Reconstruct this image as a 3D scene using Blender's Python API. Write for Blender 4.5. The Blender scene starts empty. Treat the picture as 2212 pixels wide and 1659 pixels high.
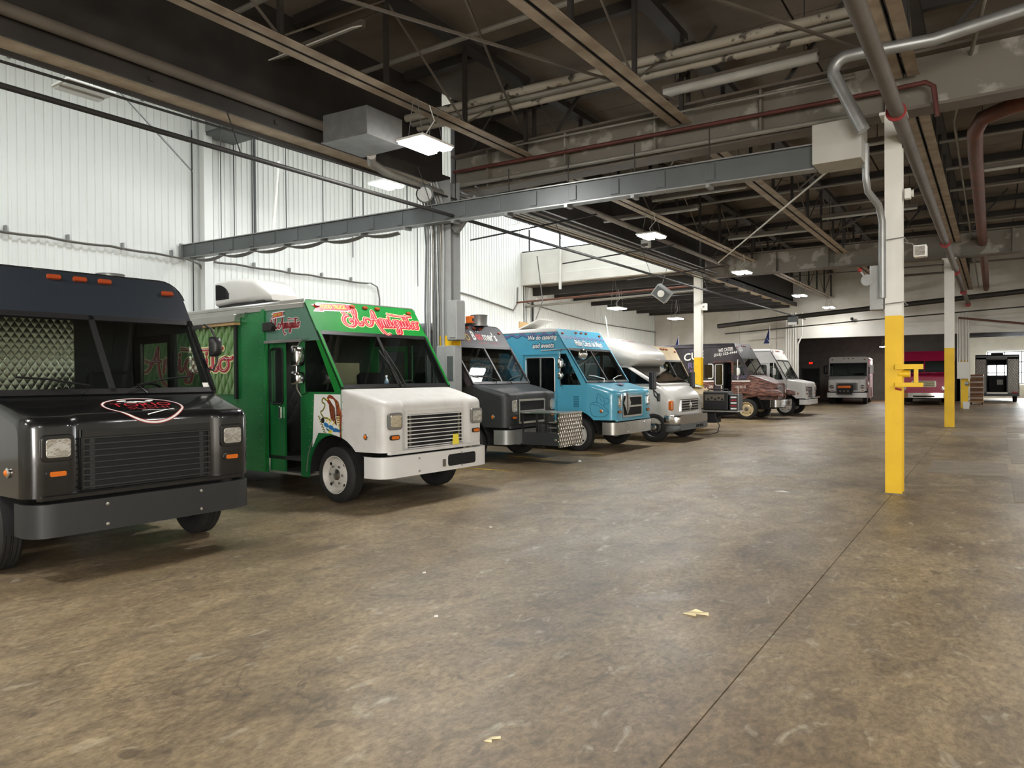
import bpy, math, random
from mathutils import Vector, Matrix
R = math.radians
random.seed(7)
V = Vector
scene = bpy.context.scene
COL = scene.collection

# ------------------------------------------------------------------ camera
F_PX, IW, IH, CAM_H = 1550.0, 2212.0, 1659.0, 1.65
YAW, PITCH, ROLL = R(33.9), R(-0.54), R(0.4)
fwd = V((-math.sin(YAW)*math.cos(PITCH), math.cos(YAW)*math.cos(PITCH), math.sin(PITCH)))
r0 = V((math.cos(YAW), math.sin(YAW), 0)); u0 = r0.cross(fwd)
cr = r0*math.cos(ROLL) - u0*math.sin(ROLL); cu = r0*math.sin(ROLL) + u0*math.cos(ROLL)
cd = bpy.data.cameras.new('camera'); cam = bpy.data.objects.new('camera', cd); COL.objects.link(cam)
cd.sensor_width = 36.0; cd.sensor_fit = 'HORIZONTAL'; cd.lens = F_PX/IW*36.0; cd.clip_end = 300; cd.clip_start = 0.05
M = Matrix((cr, cu, -fwd)).transposed().to_4x4(); M.translation = V((0, 0, CAM_H)); cam.matrix_world = M
scene.camera = cam

# ------------------------------------------------------------------ world, daylight, exposure
world = bpy.data.worlds.new('world'); scene.world = world; world.use_nodes = True
bg = world.node_tree.nodes['Background']; bg.inputs[0].default_value = (0.78, 0.88, 1.0, 1); bg.inputs[1].default_value = 1.6
vs = scene.view_settings
vs.view_transform = 'Standard'; vs.look = 'None'; vs.gamma = 1.0; vs.use_curve_mapping = False; vs.exposure = 0.0

cy = scene.cycles
cy.max_bounces = 6; cy.diffuse_bounces = 3; cy.glossy_bounces = 3; cy.transmission_bounces = 4; cy.transparent_max_bounces = 12; cy.caustics_reflective = False; cy.caustics_refractive = False

def area(name, loc, target, sx, sy, watts, color=(1, 1, 1)):
    ld = bpy.data.lights.new(name, 'AREA'); ld.shape = 'RECTANGLE'; ld.size = sx; ld.size_y = sy; ld.energy = watts; ld.color = color
    o = bpy.data.objects.new(name, ld); COL.objects.link(o); o.location = loc
    d = V(target) - V(loc); o.rotation_euler = d.to_track_quat('-Z', 'Y').to_euler()
    return o
# daylight through the long roof light over the high bay (the light sits in the glazed opening)
SKY_W, CLER_W, FILL_W, FARWIN_W, LED_STR = 2650, 130, 2100, 900, 236.0
area('daylight_roof_light', (-10.95, 9.5, 12.7), (-10.95, 9.5, 0), 2.8, 31.0, SKY_W, (0.93, 0.97, 1.0)).rotation_euler = (0, 0, 0)
area('daylight_clerestory', (-13.1, 25.9, 7.9), (-13.1, 15.0, 4.5), 7.0, 1.5, CLER_W, (0.9, 0.96, 1.0))
area('daylight_far_windows', (3.4, 60.6, 2.6), (2.0, 40, 0.8), 5.5, 2.2, FARWIN_W, (0.92, 0.97, 1.0))
area('added_fill_light', (2.5, -6.7, 2.4), (-3.0, 10, 1.2), 8.0, 3.6, FILL_W, (1.0, 0.97, 0.92))  # fill added behind the camera to brighten the hall; no source is seen there

# ------------------------------------------------------------------ materials
def s2l(c): c /= 255.0; return c/12.92 if c <= 0.04045 else ((c+0.055)/1.055)**2.4
def rgb(r, g, b): return (s2l(r), s2l(g), s2l(b), 1)
MATS = {}
def nt(m): return m.node_tree.nodes, m.node_tree.links
def mk(name, col, rough=0.5, metal=0.0, var=0.0, vscale=3.0, bump=0.0, bscale=40.0, coat=0.0, spec=0.5, emit=0.0, second=None, contrast=(0.35, 0.65), detail=4.0):
    m = bpy.data.materials.new(name); m.use_nodes = True; N, L = nt(m); b = N['Principled BSDF']
    b.inputs['Base Color'].default_value = col; b.inputs['Roughness'].default_value = rough; b.inputs['Metallic'].default_value = metal
    b.inputs['Coat Weight'].default_value = coat; b.inputs['Specular IOR Level'].default_value = spec
    if coat: b.inputs['Coat Roughness'].default_value = 0.08
    if emit:
        b.inputs['Emission Color'].default_value = col; b.inputs['Emission Strength'].default_value = emit
    if var or bump or second:
        g = N.new('ShaderNodeNewGeometry')
    if var or second:
        n = N.new('ShaderNodeTexNoise'); n.inputs['Scale'].default_value = vscale; n.inputs['Detail'].default_value = detail
        L.new(g.outputs['Position'], n.inputs['Vector'])
        r = N.new('ShaderNodeValToRGB'); e = r.color_ramp.elements; e[0].position, e[1].position = contrast
        c2 = second if second else tuple(min(1, x*(1+var)) for x in col[:3])+(1,)
        c1 = col if second else tuple(x*(1-var) for x in col[:3])+(1,)
        e[0].color = c1; e[1].color = c2
        L.new(n.outputs['Fac'], r.inputs['Fac']); L.new(r.outputs['Color'], b.inputs['Base Color'])
    if bump:
        n2 = N.new('ShaderNodeTexNoise'); n2.inputs['Scale'].default_value = bscale; n2.inputs['Detail'].default_value = 3
        L.new(g.outputs['Position'], n2.inputs['Vector'])
        bp = N.new('ShaderNodeBump'); bp.inputs['Strength'].default_value = bump; bp.inputs['Distance'].default_value = 0.02
        L.new(n2.outputs['Fac'], bp.inputs['Height']); L.new(bp.outputs['Normal'], b.inputs['Normal'])
    MATS[name] = m
    return m

def quilt(name, col, scale=9.0, rough=0.25, metal=0.9, strength=0.6, dist=0.03, tint=None):
    # diamond quilted sheet metal: relief from two crossed diagonal waves
    m = mk(name, col, rough, metal); N, L = nt(m); b = N['Principled BSDF']
    tc = N.new('ShaderNodeTexCoord'); sp = N.new('ShaderNodeSeparateXYZ'); L.new(tc.outputs['Object'], sp.inputs[0])
    def mth(op, a, bb=None):
        q = N.new('ShaderNodeMath'); q.operation = op
        for i, x in enumerate((a, bb)):
            if x is None: continue
            if isinstance(x, (int, float)): q.inputs[i].default_value = x
            else: L.new(x, q.inputs[i])
        return q.outputs[0]
    h = mth('ADD', sp.outputs['X'], sp.outputs['Y'])
    z = mth('MULTIPLY', sp.outputs['Z'], 0.62)
    a = mth('ABSOLUTE', mth('SINE', mth('MULTIPLY', mth('ADD', h, z), scale*math.pi)))
    c = mth('ABSOLUTE', mth('SINE', mth('MULTIPLY', mth('SUBTRACT', h, z), scale*math.pi)))
    hh = mth('POWER', mth('MULTIPLY', a, c), 0.5)
    bp = N.new('ShaderNodeBump'); bp.inputs['Strength'].default_value = strength; bp.inputs['Distance'].default_value = dist
    L.new(hh, bp.inputs['Height']); L.new(bp.outputs['Normal'], b.inputs['Normal'])
    return m

def glass(name, tint=(0.75, 0.8, 0.8), refl=1.0):
    m = bpy.data.materials.new(name); m.use_nodes = True; N, L = nt(m); N.remove(N['Principled BSDF'])
    t = N.new('ShaderNodeBsdfTransparent'); t.inputs[0].default_value = tint+(1,)
    g = N.new('ShaderNodeBsdfGlossy'); g.inputs['Roughness'].default_value = 0.02
    f = N.new('ShaderNodeLayerWeight'); f.inputs[0].default_value = 0.5
    p5 = N.new('ShaderNodeMath'); p5.operation = 'POWER'; p5.inputs[1].default_value = 4.0; L.new(f.outputs['Facing'], p5.inputs[0])
    mu = N.new('ShaderNodeMath'); mu.operation = 'MULTIPLY_ADD'; mu.inputs[1].default_value = 0.9*refl; mu.inputs[2].default_value = 0.05*refl; L.new(p5.outputs[0], mu.inputs[0])
    x = N.new('ShaderNodeMixShader'); L.new(mu.outputs[0], x.inputs[0]); L.new(t.outputs[0], x.inputs[1]); L.new(g.outputs[0], x.inputs[2])
    L.new(x.outputs[0], N['Material Output'].inputs[0]); MATS[name] = m
    return m

mk('wall_white', rgb(232, 234, 230), 0.45, var=0.02, vscale=0.7)
mk('white_paint', rgb(222, 220, 212), 0.55, var=0.05, vscale=1.5)
mk('block_white', rgb(226, 223, 214), 0.7, second=rgb(204, 199, 186), vscale=0.9, bump=0.15, bscale=25)
mk('grey_paint', rgb(150, 152, 150), 0.5, var=0.06)
mk('duct_grey', rgb(88, 92, 92), 0.45, metal=0.2, var=0.08, vscale=1.2)
mk('pipe_grey', rgb(138, 134, 125), 0.45, metal=0.3, var=0.10, vscale=2.5)
mk('pipe_peeling', rgb(70, 66, 58), 0.6, second=rgb(162, 155, 141), vscale=5.0, contrast=(0.36, 0.42))
mk('steel_dark', rgb(46, 42, 38), 0.6, var=0.25, vscale=2.0)
mk('steel_brown', rgb(168, 154, 135), 0.6, second=rgb(136, 120, 102), vscale=3.0)
mk('steel_mid', rgb(96, 88, 78), 0.6, var=0.15, vscale=2.0)
mk('girder_paint', rgb(112, 106, 95), 0.65, second=rgb(150, 145, 134), vscale=2.2, contrast=(0.56, 0.62))
mk('deck', rgb(124, 114, 102), 0.85, second=rgb(96, 88, 78), vscale=0.8)
mk('rust_pipe', rgb(108, 62, 44), 0.6, second=rgb(84, 54, 44), vscale=4)
mk('red_pipe', rgb(88, 46, 40), 0.5, var=0.15)
mk('chrome', rgb(215, 215, 215), 0.12, 1.0)
mk('steel_bright', rgb(200, 200, 196), 0.28, 1.0, var=0.06)
mk('aluminium', rgb(176, 174, 168), 0.38, 0.85, var=0.06)
mk('galv', rgb(148, 149, 147), 0.42, 0.6, var=0.08, vscale=6)
mk('yellow_paint', rgb(230, 186, 30), 0.5, var=0.06, vscale=2.5)
mk('line_yellow', rgb(180, 150, 52), 0.7, second=rgb(120, 100, 62), vscale=3, contrast=(0.4, 0.6))
mk('rubber', rgb(30, 29, 28), 0.75, var=0.12, vscale=9)
mk('black_plastic', rgb(22, 22, 22), 0.45)
mk('black_matte', rgb(12, 12, 12), 0.8)
mk('black_gloss', rgb(16, 17, 18), 0.22, coat=0.6)
mk('satin_black', rgb(40, 41, 42), 0.5)
mk('interior_dark', rgb(42, 42, 42), 0.7)
mk('interior_grey', rgb(120, 122, 122), 0.6)
mk('amber', rgb(205, 105, 20), 0.25, spec=0.6)
mk('amber_dark', rgb(150, 62, 28), 0.3)
mk('lamp_lens', rgb(215, 215, 212), 0.12, 0.85, bump=0.25, bscale=14)
mk('lamp_bezel', rgb(138, 138, 134), 0.35, 0.6)
mk('wheel_white', rgb(196, 192, 184), 0.4, var=0.06, vscale=10)
mk('wheel_gold', rgb(196, 178, 140), 0.4, 0.3, var=0.1, vscale=10)
mk('white_truck', rgb(214, 213, 210), 0.35, var=0.03, vscale=2, coat=0.2)
mk('hood_white', rgb(206, 204, 200), 0.42, second=rgb(196, 193, 186), vscale=5, contrast=(0.45, 0.75))
mk('soffit_tan', rgb(206, 192, 170), 0.7, second=rgb(180, 162, 138), vscale=4)
mk('black_header_haze', rgb(36, 42, 49), 0.35, coat=0.3)  # light haze is put into this blue-grey; the header itself is black
mk('box_grey', rgb(176, 174, 166), 0.55, var=0.05)
mk('green', rgb(28, 124, 46), 0.5, second=rgb(22, 112, 48), vscale=1.2, spec=0.15)
mk('green_dark', rgb(26, 110, 58), 0.3, metal=0.3, second=rgb(40, 134, 70), vscale=1.6)
mk('green_grey', rgb(98, 138, 120), 0.4, metal=0.2)
mk('blue_truck', rgb(86, 168, 196), 0.28, coat=0.5, var=0.03)
mk('cream', rgb(206, 184, 140), 0.4, second=rgb(190, 164, 116), vscale=4)
mk('camper_white', rgb(206, 203, 196), 0.3, coat=0.4, var=0.03)
mk('charcoal', rgb(66, 62, 68), 0.45, second=rgb(48, 45, 50), vscale=2)
mk('pink', rgb(176, 34, 78), 0.3, coat=0.5)
mk('red_print', rgb(196, 32, 50), 0.4)
mk('red_dark_print', rgb(150, 40, 48), 0.4)
mk('cream_print', rgb(240, 236, 170), 0.45)
mk('white_print', rgb(236, 236, 232), 0.45)
mk('yellow_print', rgb(238, 220, 70), 0.45)
mk('navy_print', rgb(34, 70, 110), 0.45)
mk('purple_print', rgb(130, 90, 150), 0.45)
mk('lilac_print', rgb(128, 120, 168), 0.45)
mk('brown_print', rgb(112, 58, 30), 0.5, second=rgb(170, 92, 44), vscale=22, contrast=(0.4, 0.6))
mk('olive_print', rgb(120, 116, 40), 0.5)
mk('blue_print', rgb(44, 118, 180), 0.5)
mk('teal_line', rgb(36, 104, 128), 0.5)
mk('cardboard', rgb(132, 98, 72), 0.8, var=0.12, vscale=3)
mk('film', rgb(200, 200, 196), 0.2, spec=0.8)
mk('wood_tan', rgb(196, 160, 110), 0.6)
mk('orange_plastic', rgb(230, 110, 20), 0.4)
mk('paper', rgb(222, 208, 170), 0.8)
mk('paper_white', rgb(228, 226, 220), 0.8)
mk('cable', rgb(120, 118, 112), 0.6)
mk('cable_dark', rgb(40, 38, 36), 0.6)
mk('seat_dark', rgb(26, 26, 28), 0.8)
mk('flag_blue', rgb(34, 44, 92), 0.8)
mk('red_oxide', rgb(140, 30, 26), 0.5)
mk('water', rgb(170, 190, 205), 0.1, spec=0.8)
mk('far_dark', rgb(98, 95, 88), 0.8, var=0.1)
mk('exit_red', rgb(255, 40, 30), 0.5, emit=3.0)
mk('led', (1.0, 0.99, 0.97, 1), 0.5, emit=LED_STR)
mk('led_dim', (1.0, 0.99, 0.97, 1), 0.5, emit=LED_STR*.5)
mk('led_strong', (1.0, 0.99, 0.97, 1), 0.5, emit=LED_STR*2.0)
mk('led_off', rgb(226, 226, 222), 0.4)
mk('window_glow', (0.93, 0.97, 1.0, 1), 0.5, emit=4.0)
quilt('quilt_steel', rgb(214, 211, 190), 13.0, 0.22, 1.0, 0.4, 0.009)
quilt('quilt_mid', rgb(112, 110, 104), 8.0, 0.35, 0.8, 0.4, 0.015)
quilt('quilt_dark', rgb(84, 84, 82), 6.0, 0.4, 0.8, 0.4, 0.012)
quilt('quilt_print', rgb(120, 160, 92), 5.5, 0.3, 0.4)
quilt('diamond_plate', rgb(190, 186, 176), 11.0, 0.2, 1.0, 0.9, 0.02)
glass('windshield', (0.80, 0.84, 0.83), 1.0)
glass('window_tint', (0.55, 0.58, 0.58), 1.2)
glass('window_dark', (0.10, 0.11, 0.12), 1.2)
glass('pane', (0.95, 0.97, 0.98), 0.6)

def wood_print():
    m = mk('wood_print', rgb(90, 55, 45), 0.45); N, L = nt(m); b = N['Principled BSDF']
    g = N.new('ShaderNodeNewGeometry'); mp = N.new('ShaderNodeMapping'); mp.inputs['Scale'].default_value = (5.0, 5.0, 24.0); L.new(g.outputs['Position'], mp.inputs[0])
    n = N.new('ShaderNodeTexNoise'); n.inputs['Scale'].default_value = 1.0; n.inputs['Detail'].default_value = 8; L.new(mp.outputs[0], n.inputs['Vector'])
    r = N.new('ShaderNodeValToRGB'); e = r.color_ramp.elements; e[0].position, e[1].position = 0.4, 0.62
    e[0].color = rgb(52, 32, 30); e[1].color = rgb(140, 96, 82); L.new(n.outputs['Fac'], r.inputs[0]); L.new(r.outputs[0], b.inputs['Base Color'])
wood_print()

def floor_mat():
    m = bpy.data.materials.new('concrete_floor'); m.use_nodes = True; N, L = nt(m); b = N['Principled BSDF']; MATS['concrete_floor'] = m
    g = N.new('ShaderNodeNewGeometry')
    def noise(scale, detail, stretch=(1, 1, 1), dist=0.0, rough=0.6):
        mp = N.new('ShaderNodeMapping'); mp.inputs['Scale'].default_value = stretch; L.new(g.outputs['Position'], mp.inputs[0])
        n = N.new('ShaderNodeTexNoise'); n.inputs['Scale'].default_value = scale; n.inputs['Detail'].default_value = detail; n.inputs['Distortion'].default_value = dist
        n.inputs['Roughness'].default_value = rough; L.new(mp.outputs[0], n.inputs['Vector']); return n.outputs['Fac']
    def ramp(f, p0, c0, p1, c1):
        r = N.new('ShaderNodeValToRGB'); e = r.color_ramp.elements; e[0].position, e[1].position = p0, p1; e[0].color, e[1].color = c0, c1; L.new(f, r.inputs[0]); return r.outputs[0]
    def mix(fac, a, c, mode='MIX'):
        x = N.new('ShaderNodeMix'); x.data_type = 'RGBA'; x.blend_type = mode
        if isinstance(fac, float): x.inputs[0].default_value = fac
        else: L.new(fac, x.inputs[0])
        L.new(a, x.inputs[6]); L.new(c, x.inputs[7]); return x.outputs[2]
    base = ramp(noise(0.42, 8, (1, .7, 1), 0.6, 0.62), 0.34, rgb(124, 108, 86), 0.66, rgb(176, 160, 133))
    mid = ramp(noise(2.6, 9, (1, .55, 1), 1.2, 0.7), 0.36, rgb(92, 80, 66), 0.62, rgb(200, 190, 170))
    c = mix(0.5, base, mid, 'OVERLAY')
    fine = ramp(noise(26, 6, (1, .6, 1), 0.3, 0.75), 0.38, rgb(120, 114, 106), 0.62, rgb(255, 255, 255))
    c = mix(0.55, c, fine, 'MULTIPLY')
    blot = ramp(noise(1.1, 5, (1, .8, 1), 2.2, 0.55), 0.60, (0, 0, 0, 1), 0.68, (1, 1, 1, 1))
    dark = N.new('ShaderNodeRGB'); dark.outputs[0].default_value = rgb(78, 68, 58)
    bw = N.new('ShaderNodeMath'); bw.operation = 'MULTIPLY'; bw.inputs[1].default_value = 0.45; L.new(blot, bw.inputs[0])
    c = mix(bw.outputs[0], c, dark.outputs[0])
    def line(scale, width, mscale, mpos, strength, stretch=(1, .75, 1)):
        # stain rims and hairline cracks: thin contour lines of a noise field, broken up by a second one
        n1 = noise(scale, 4, stretch, 1.0, 0.6); sb = N.new('ShaderNodeMath'); sb.operation = 'SUBTRACT'; sb.inputs[1].default_value = 0.5; L.new(n1, sb.inputs[0])
        ab = N.new('ShaderNodeMath'); ab.operation = 'ABSOLUTE'; L.new(sb.outputs[0], ab.inputs[0])
        l_ = ramp(ab.outputs[0], width*.4, (1, 1, 1, 1), width, (0, 0, 0, 1)); k_ = ramp(noise(mscale, 3), mpos, (0, 0, 0, 1), mpos+.05, (strength, strength, strength, 1))
        m_ = N.new('ShaderNodeMath'); m_.operation = 'MULTIPLY'; L.new(l_, m_.inputs[0]); L.new(k_, m_.inputs[1]); return m_.outputs[0]
    dk = N.new('ShaderNodeRGB'); dk.outputs[0].default_value = rgb(72, 62, 52)
    c = mix(line(1.3, .010, .7, .57, .45), c, dk.outputs[0]); c = mix(line(3.4, .014, 1.1, .56, .4), c, dk.outputs[0])
    spots = ramp(noise(5.5, 2, (1, .8, 1), .3, .4), .70, (0, 0, 0, 1), .735, (.55, .55, .55, 1)); c = mix(spots, c, dk.outputs[0])
    lt = N.new('ShaderNodeRGB'); lt.outputs[0].default_value = rgb(206, 198, 176)
    pale = ramp(noise(7.5, 5, (1, .5, 1), .8, .6), .60, (0, 0, 0, 1), .74, (.45, .45, .45, 1)); c = mix(pale, c, lt.outputs[0])
    L.new(c, b.inputs['Base Color'])
    ro = ramp(noise(0.9, 6, (1, .6, 1), 0.8, 0.65), 0.35, (0.40, 0.40, 0.40, 1), 0.7, (0.56, 0.56, 0.56, 1)); L.new(ro, b.inputs['Roughness'])
    bp = N.new('ShaderNodeBump'); bp.inputs['Strength'].default_value = 0.12; bp.inputs['Distance'].default_value = 0.01
    L.new(noise(9, 5, (1, .7, 1), 0.5, 0.65), bp.inputs['Height']); L.new(bp.outputs[0], b.inputs['Normal'])
    b.inputs['Specular IOR Level'].default_value = 0.5
floor_mat()
mk('concrete_patch', rgb(124, 111, 94), 0.6, var=0.15, vscale=3)
mk('joint_dark', rgb(40, 36, 32), 0.9)

# ------------------------------------------------------------------ mesh helpers
class MB:
    def __init__(s): s.v = []; s.f = []
    def poly(s, pts):
        b = len(s.v); s.v += [tuple(p) for p in pts]; s.f.append(tuple(range(b, b+len(pts)))); return s
    def prism(s, pts, off):
        off = V(off); b = len(s.v); n = len(pts); s.v += [tuple(p) for p in pts]; s.v += [tuple(V(p)+off) for p in pts]
        s.f.append(tuple(range(b+n-1, b-1, -1))); s.f.append(tuple(range(b+n, b+2*n)))
        for i in range(n):
            j = (i+1) % n; s.f.append((b+i, b+j, b+n+j, b+n+i))
        return s
    def box(s, x0, x1, y0, y1, z0, z1):
        return s.prism([(x0, y0, z0), (x1, y0, z0), (x1, y1, z0), (x0, y1, z0)], (0, 0, z1-z0))
    def bar(s, p0, p1, w, h, up=(0, 0, 1)):
        p0, p1 = V(p0), V(p1); d = (p1-p0).normalized(); up = V(up)
        if abs(d.dot(up)) > 0.98: up = V((1, 0, 0))
        a = d.cross(up).normalized(); c = a.cross(d)
        q = [p0-a*w/2-c*h/2, p0+a*w/2-c*h/2, p0+a*w/2+c*h/2, p0-a*w/2+c*h/2]
        return s.prism(q, p1-p0)
    def cyl(s, p0, p1, r, n=12, r1=None):
        return s.tube([p0, p1], r, n, r1)
    def tube(s, pts, r, n=8, r1=None):
        pts = [V(p) for p in pts]; b = len(s.v); m = len(pts); prev = None
        for i, p in enumerate(pts):
            d = (pts[min(i+1, m-1)]-pts[max(i-1, 0)]).normalized()
            if prev is None:
                up = V((0, 0, 1)) if abs(d.z) < 0.9 else V((1, 0, 0)); a = d.cross(up).normalized()
            else:
                a = (prev - d*prev.dot(d)).normalized()
            prev = a; c = d.cross(a); rr = r if (r1 is None) else r+(r1-r)*i/(m-1)
            for k in range(n):
                t = 2*math.pi*k/n; s.v.append(tuple(p+a*math.cos(t)*rr+c*math.sin(t)*rr))
        for i in range(m-1):
            for k in range(n):
                k2 = (k+1) % n; s.f.append((b+i*n+k, b+i*n+k2, b+(i+1)*n+k2, b+(i+1)*n+k))
        s.f.append(tuple(b+k for k in range(n-1, -1, -1))); s.f.append(tuple(b+(m-1)*n+k for k in range(n)))
        return s
    def lathe(s, prof, o, axis, n=24, caps=(True, True)):
        o, ax = V(o), V(axis).normalized(); t = V((0, 0, 1)) if abs(ax.z) < 0.9 else V((1, 0, 0)); a = ax.cross(t).normalized(); c = ax.cross(a); b = len(s.v); m = len(prof)
        for (r, h) in prof:
            for k in range(n):
                q = 2*math.pi*k/n; s.v.append(tuple(o+ax*h+(a*math.cos(q)+c*math.sin(q))*r))
        for i in range(m-1):
            for k in range(n):
                k2 = (k+1) % n; s.f.append((b+i*n+k, b+i*n+k2, b+(i+1)*n+k2, b+(i+1)*n+k))
        for i, e in ((0, -1), (m-1, 1)):
            if prof[i][0] > 1e-4 and caps[0 if e < 0 else 1]: s.f.append(tuple(b+i*n+k for k in (range(n) if e > 0 else range(n-1, -1, -1))))
        return s
    def grid(s, rows):
        b = len(s.v); m = len(rows[0])
        for r in rows: s.v += [tuple(p) for p in r]
        for i in range(len(rows)-1):
            for j in range(m-1): s.f.append((b+i*m+j, b+i*m+j+1, b+(i+1)*m+j+1, b+(i+1)*m+j))
        return s
    def loft(s, secs):        # closed sections, capped
        b = len(s.v); n = len(secs[0])
        for q in secs: s.v += [tuple(p) for p in q]
        for i in range(len(secs)-1):
            for k in range(n):
                k2 = (k+1) % n; s.f.append((b+i*n+k, b+i*n+k2, b+(i+1)*n+k2, b+(i+1)*n+k))
        s.f.append(tuple(range(b+n-1, b-1, -1))); s.f.append(tuple(b+(len(secs)-1)*n+k for k in range(n)))
        return s
    def mesh(s, name, smooth=None):
        me = bpy.data.meshes.new(name); me.from_pydata(s.v, [], s.f); me.validate()
        if smooth is not None:
            me.polygons.foreach_set('use_smooth', [True]*len(me.polygons)); me.set_sharp_from_angle(angle=R(smooth))
        me.update(); return me
    def build(s, name, mat, parent=None, smooth=None, bevel=0.0, seg=2, solid=0.0):
        o = link(name, s.mesh(name, smooth), mat, parent)
        if solid:
            md = o.modifiers.new('solid', 'SOLIDIFY'); md.thickness = solid; md.offset = -1
        if bevel:
            md = o.modifiers.new('bevel', 'BEVEL'); md.width = bevel; md.segments = seg; md.limit_method = 'ANGLE'; md.angle_limit = R(40)
        return o

def link(name, me, mat, parent=None):
    o = bpy.data.objects.new(name, me); COL.objects.link(o)
    if mat and not me.materials: me.materials.append(MATS[mat] if isinstance(mat, str) else mat)
    if parent is not None: o.parent = parent
    return o
def tag(o, label, cat, group=None):
    o['label'] = label; o['category'] = cat
    if group: o['group'] = group
    return o
def thing(name, label, cat, loc=(0, 0, 0), rz=0.0, group=None):
    o = bpy.data.objects.new(name, None); COL.objects.link(o); o.empty_display_size = 0.2
    o.location = loc; o.rotation_euler = (0, 0, rz); return tag(o, label, cat, group)
ORD = ['first', 'second', 'third', 'fourth', 'fifth', 'sixth', 'seventh', 'eighth', 'ninth', 'tenth', 'eleventh', 'twelfth', 'thirteenth', 'fourteenth', 'fifteenth', 'sixteenth']
def struct(o): o['kind'] = 'structure'; return o
def dup(root, loc=None, label=None, group=None, rz=None):
    r = root.copy(); COL.objects.link(r)
    if loc is not None: r.location = loc
    if rz is not None: r.rotation_euler = (0, 0, rz)
    if label: r['label'] = label
    if group: r['group'] = group
    for ch in list(root.children):
        c = ch.copy(); COL.objects.link(c); c.parent = r
        for g in list(ch.children):
            d = g.copy(); COL.objects.link(d); d.parent = c
    return r
def rrect(cx, cy, w, h, r, n=4):
    out = []
    for (sx, sy, a0) in ((1, 1, 0), (-1, 1, 90), (-1, -1, 180), (1, -1, 270)):
        for k in range(n+1):
            a = R(a0+90*k/n); out.append((cx+sx*(w/2-r)+r*math.cos(a), cy+sy*(h/2-r)+r*math.sin(a)))
    return out
def catmull(pts, sub=6):
    P = [V((p[0], p[1], 0)) for p in pts]; P = [P[0]*2-P[1]]+P+[P[-1]*2-P[-2]]; out = []
    for i in range(1, len(P)-2):
        for k in range(sub):
            t = k/sub; a, b, c, d = P[i-1], P[i], P[i+1], P[i+2]
            out.append(0.5*((2*b)+(c-a)*t+(2*a-5*b+4*c-d)*t*t+(-a+3*b-3*c+d)*t**3))
    out.append(P[-2]); return out

class Plane:
    """a flat face of a thing: origin o, unit axes u (to the viewer's right), v (up), n (outwards)"""
    def __init__(s, o, u, v): s.o, s.u, s.v = V(o), V(u).normalized(), V(v).normalized(); s.n = s.u.cross(s.v).normalized()
    def at(s, a, b, off=0.0): return s.o+s.u*a+s.v*b+s.n*off
    def plate(s, pts, off=0.0, th=0.004, mb=None):
        mb = mb or MB(); return mb.loft([[s.at(a, b, off) for a, b in pts], [s.at(a, b, off+th) for a, b in pts]])
    def strokes(s, strokes, width, off, caps=True, mb=None, mapf=None, pen=0.0, grow=0.0):
        mb = mb or MB()
        for st in strokes:
            q = catmull(st, 5) if len(st) > 2 else [V((p[0], p[1], 0)) for p in st]
            if mapf: q = [V((*mapf(p.x, p.y), 0)) for p in q]
            m = len(q); L, Rr = [], []
            for i, p in enumerate(q):
                d = (q[min(i+1, m-1)]-q[max(i-1, 0)]); d = d.normalized() if d.length > 1e-9 else V((1, 0, 0)); ww = width*(1-pen+pen*abs(d.y))+grow; nn = V((-d.y, d.x, 0))*ww/2
                L.append(p+nn); Rr.append(p-nn)
            mb.grid([[s.at(p.x, p.y, off) for p in L], [s.at(p.x, p.y, off) for p in Rr]])
            if caps:
                for p in (q[0], q[-1]):
                    mb.poly([s.at(p.x+math.cos(k*math.pi/4)*(width*(1-pen*.6)+grow)/2, p.y+math.sin(k*math.pi/4)*(width*(1-pen*.6)+grow)/2, off) for k in range(8)])
        return mb

class Curved(Plane):
    """a surface curved in one direction: profile points (x, z) of a thing, extruded along y"""
    def __init__(s, prof, y0, s0): s.p = [V((a, 0, b)) for a, b in prof]; s.y0 = y0; s.s0 = s0
    def at(s, a, b, off=0.0):
        d = s.s0+b
        for i in range(len(s.p)-1):
            q = s.p[i+1]-s.p[i]; l = q.length
            if d <= l or i == len(s.p)-2: break
            d -= l
        t = q.normalized(); n = V((t.z, 0, -t.x)); return s.p[i]+t*d+n*off+V((0, s.y0+a, 0))

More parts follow.
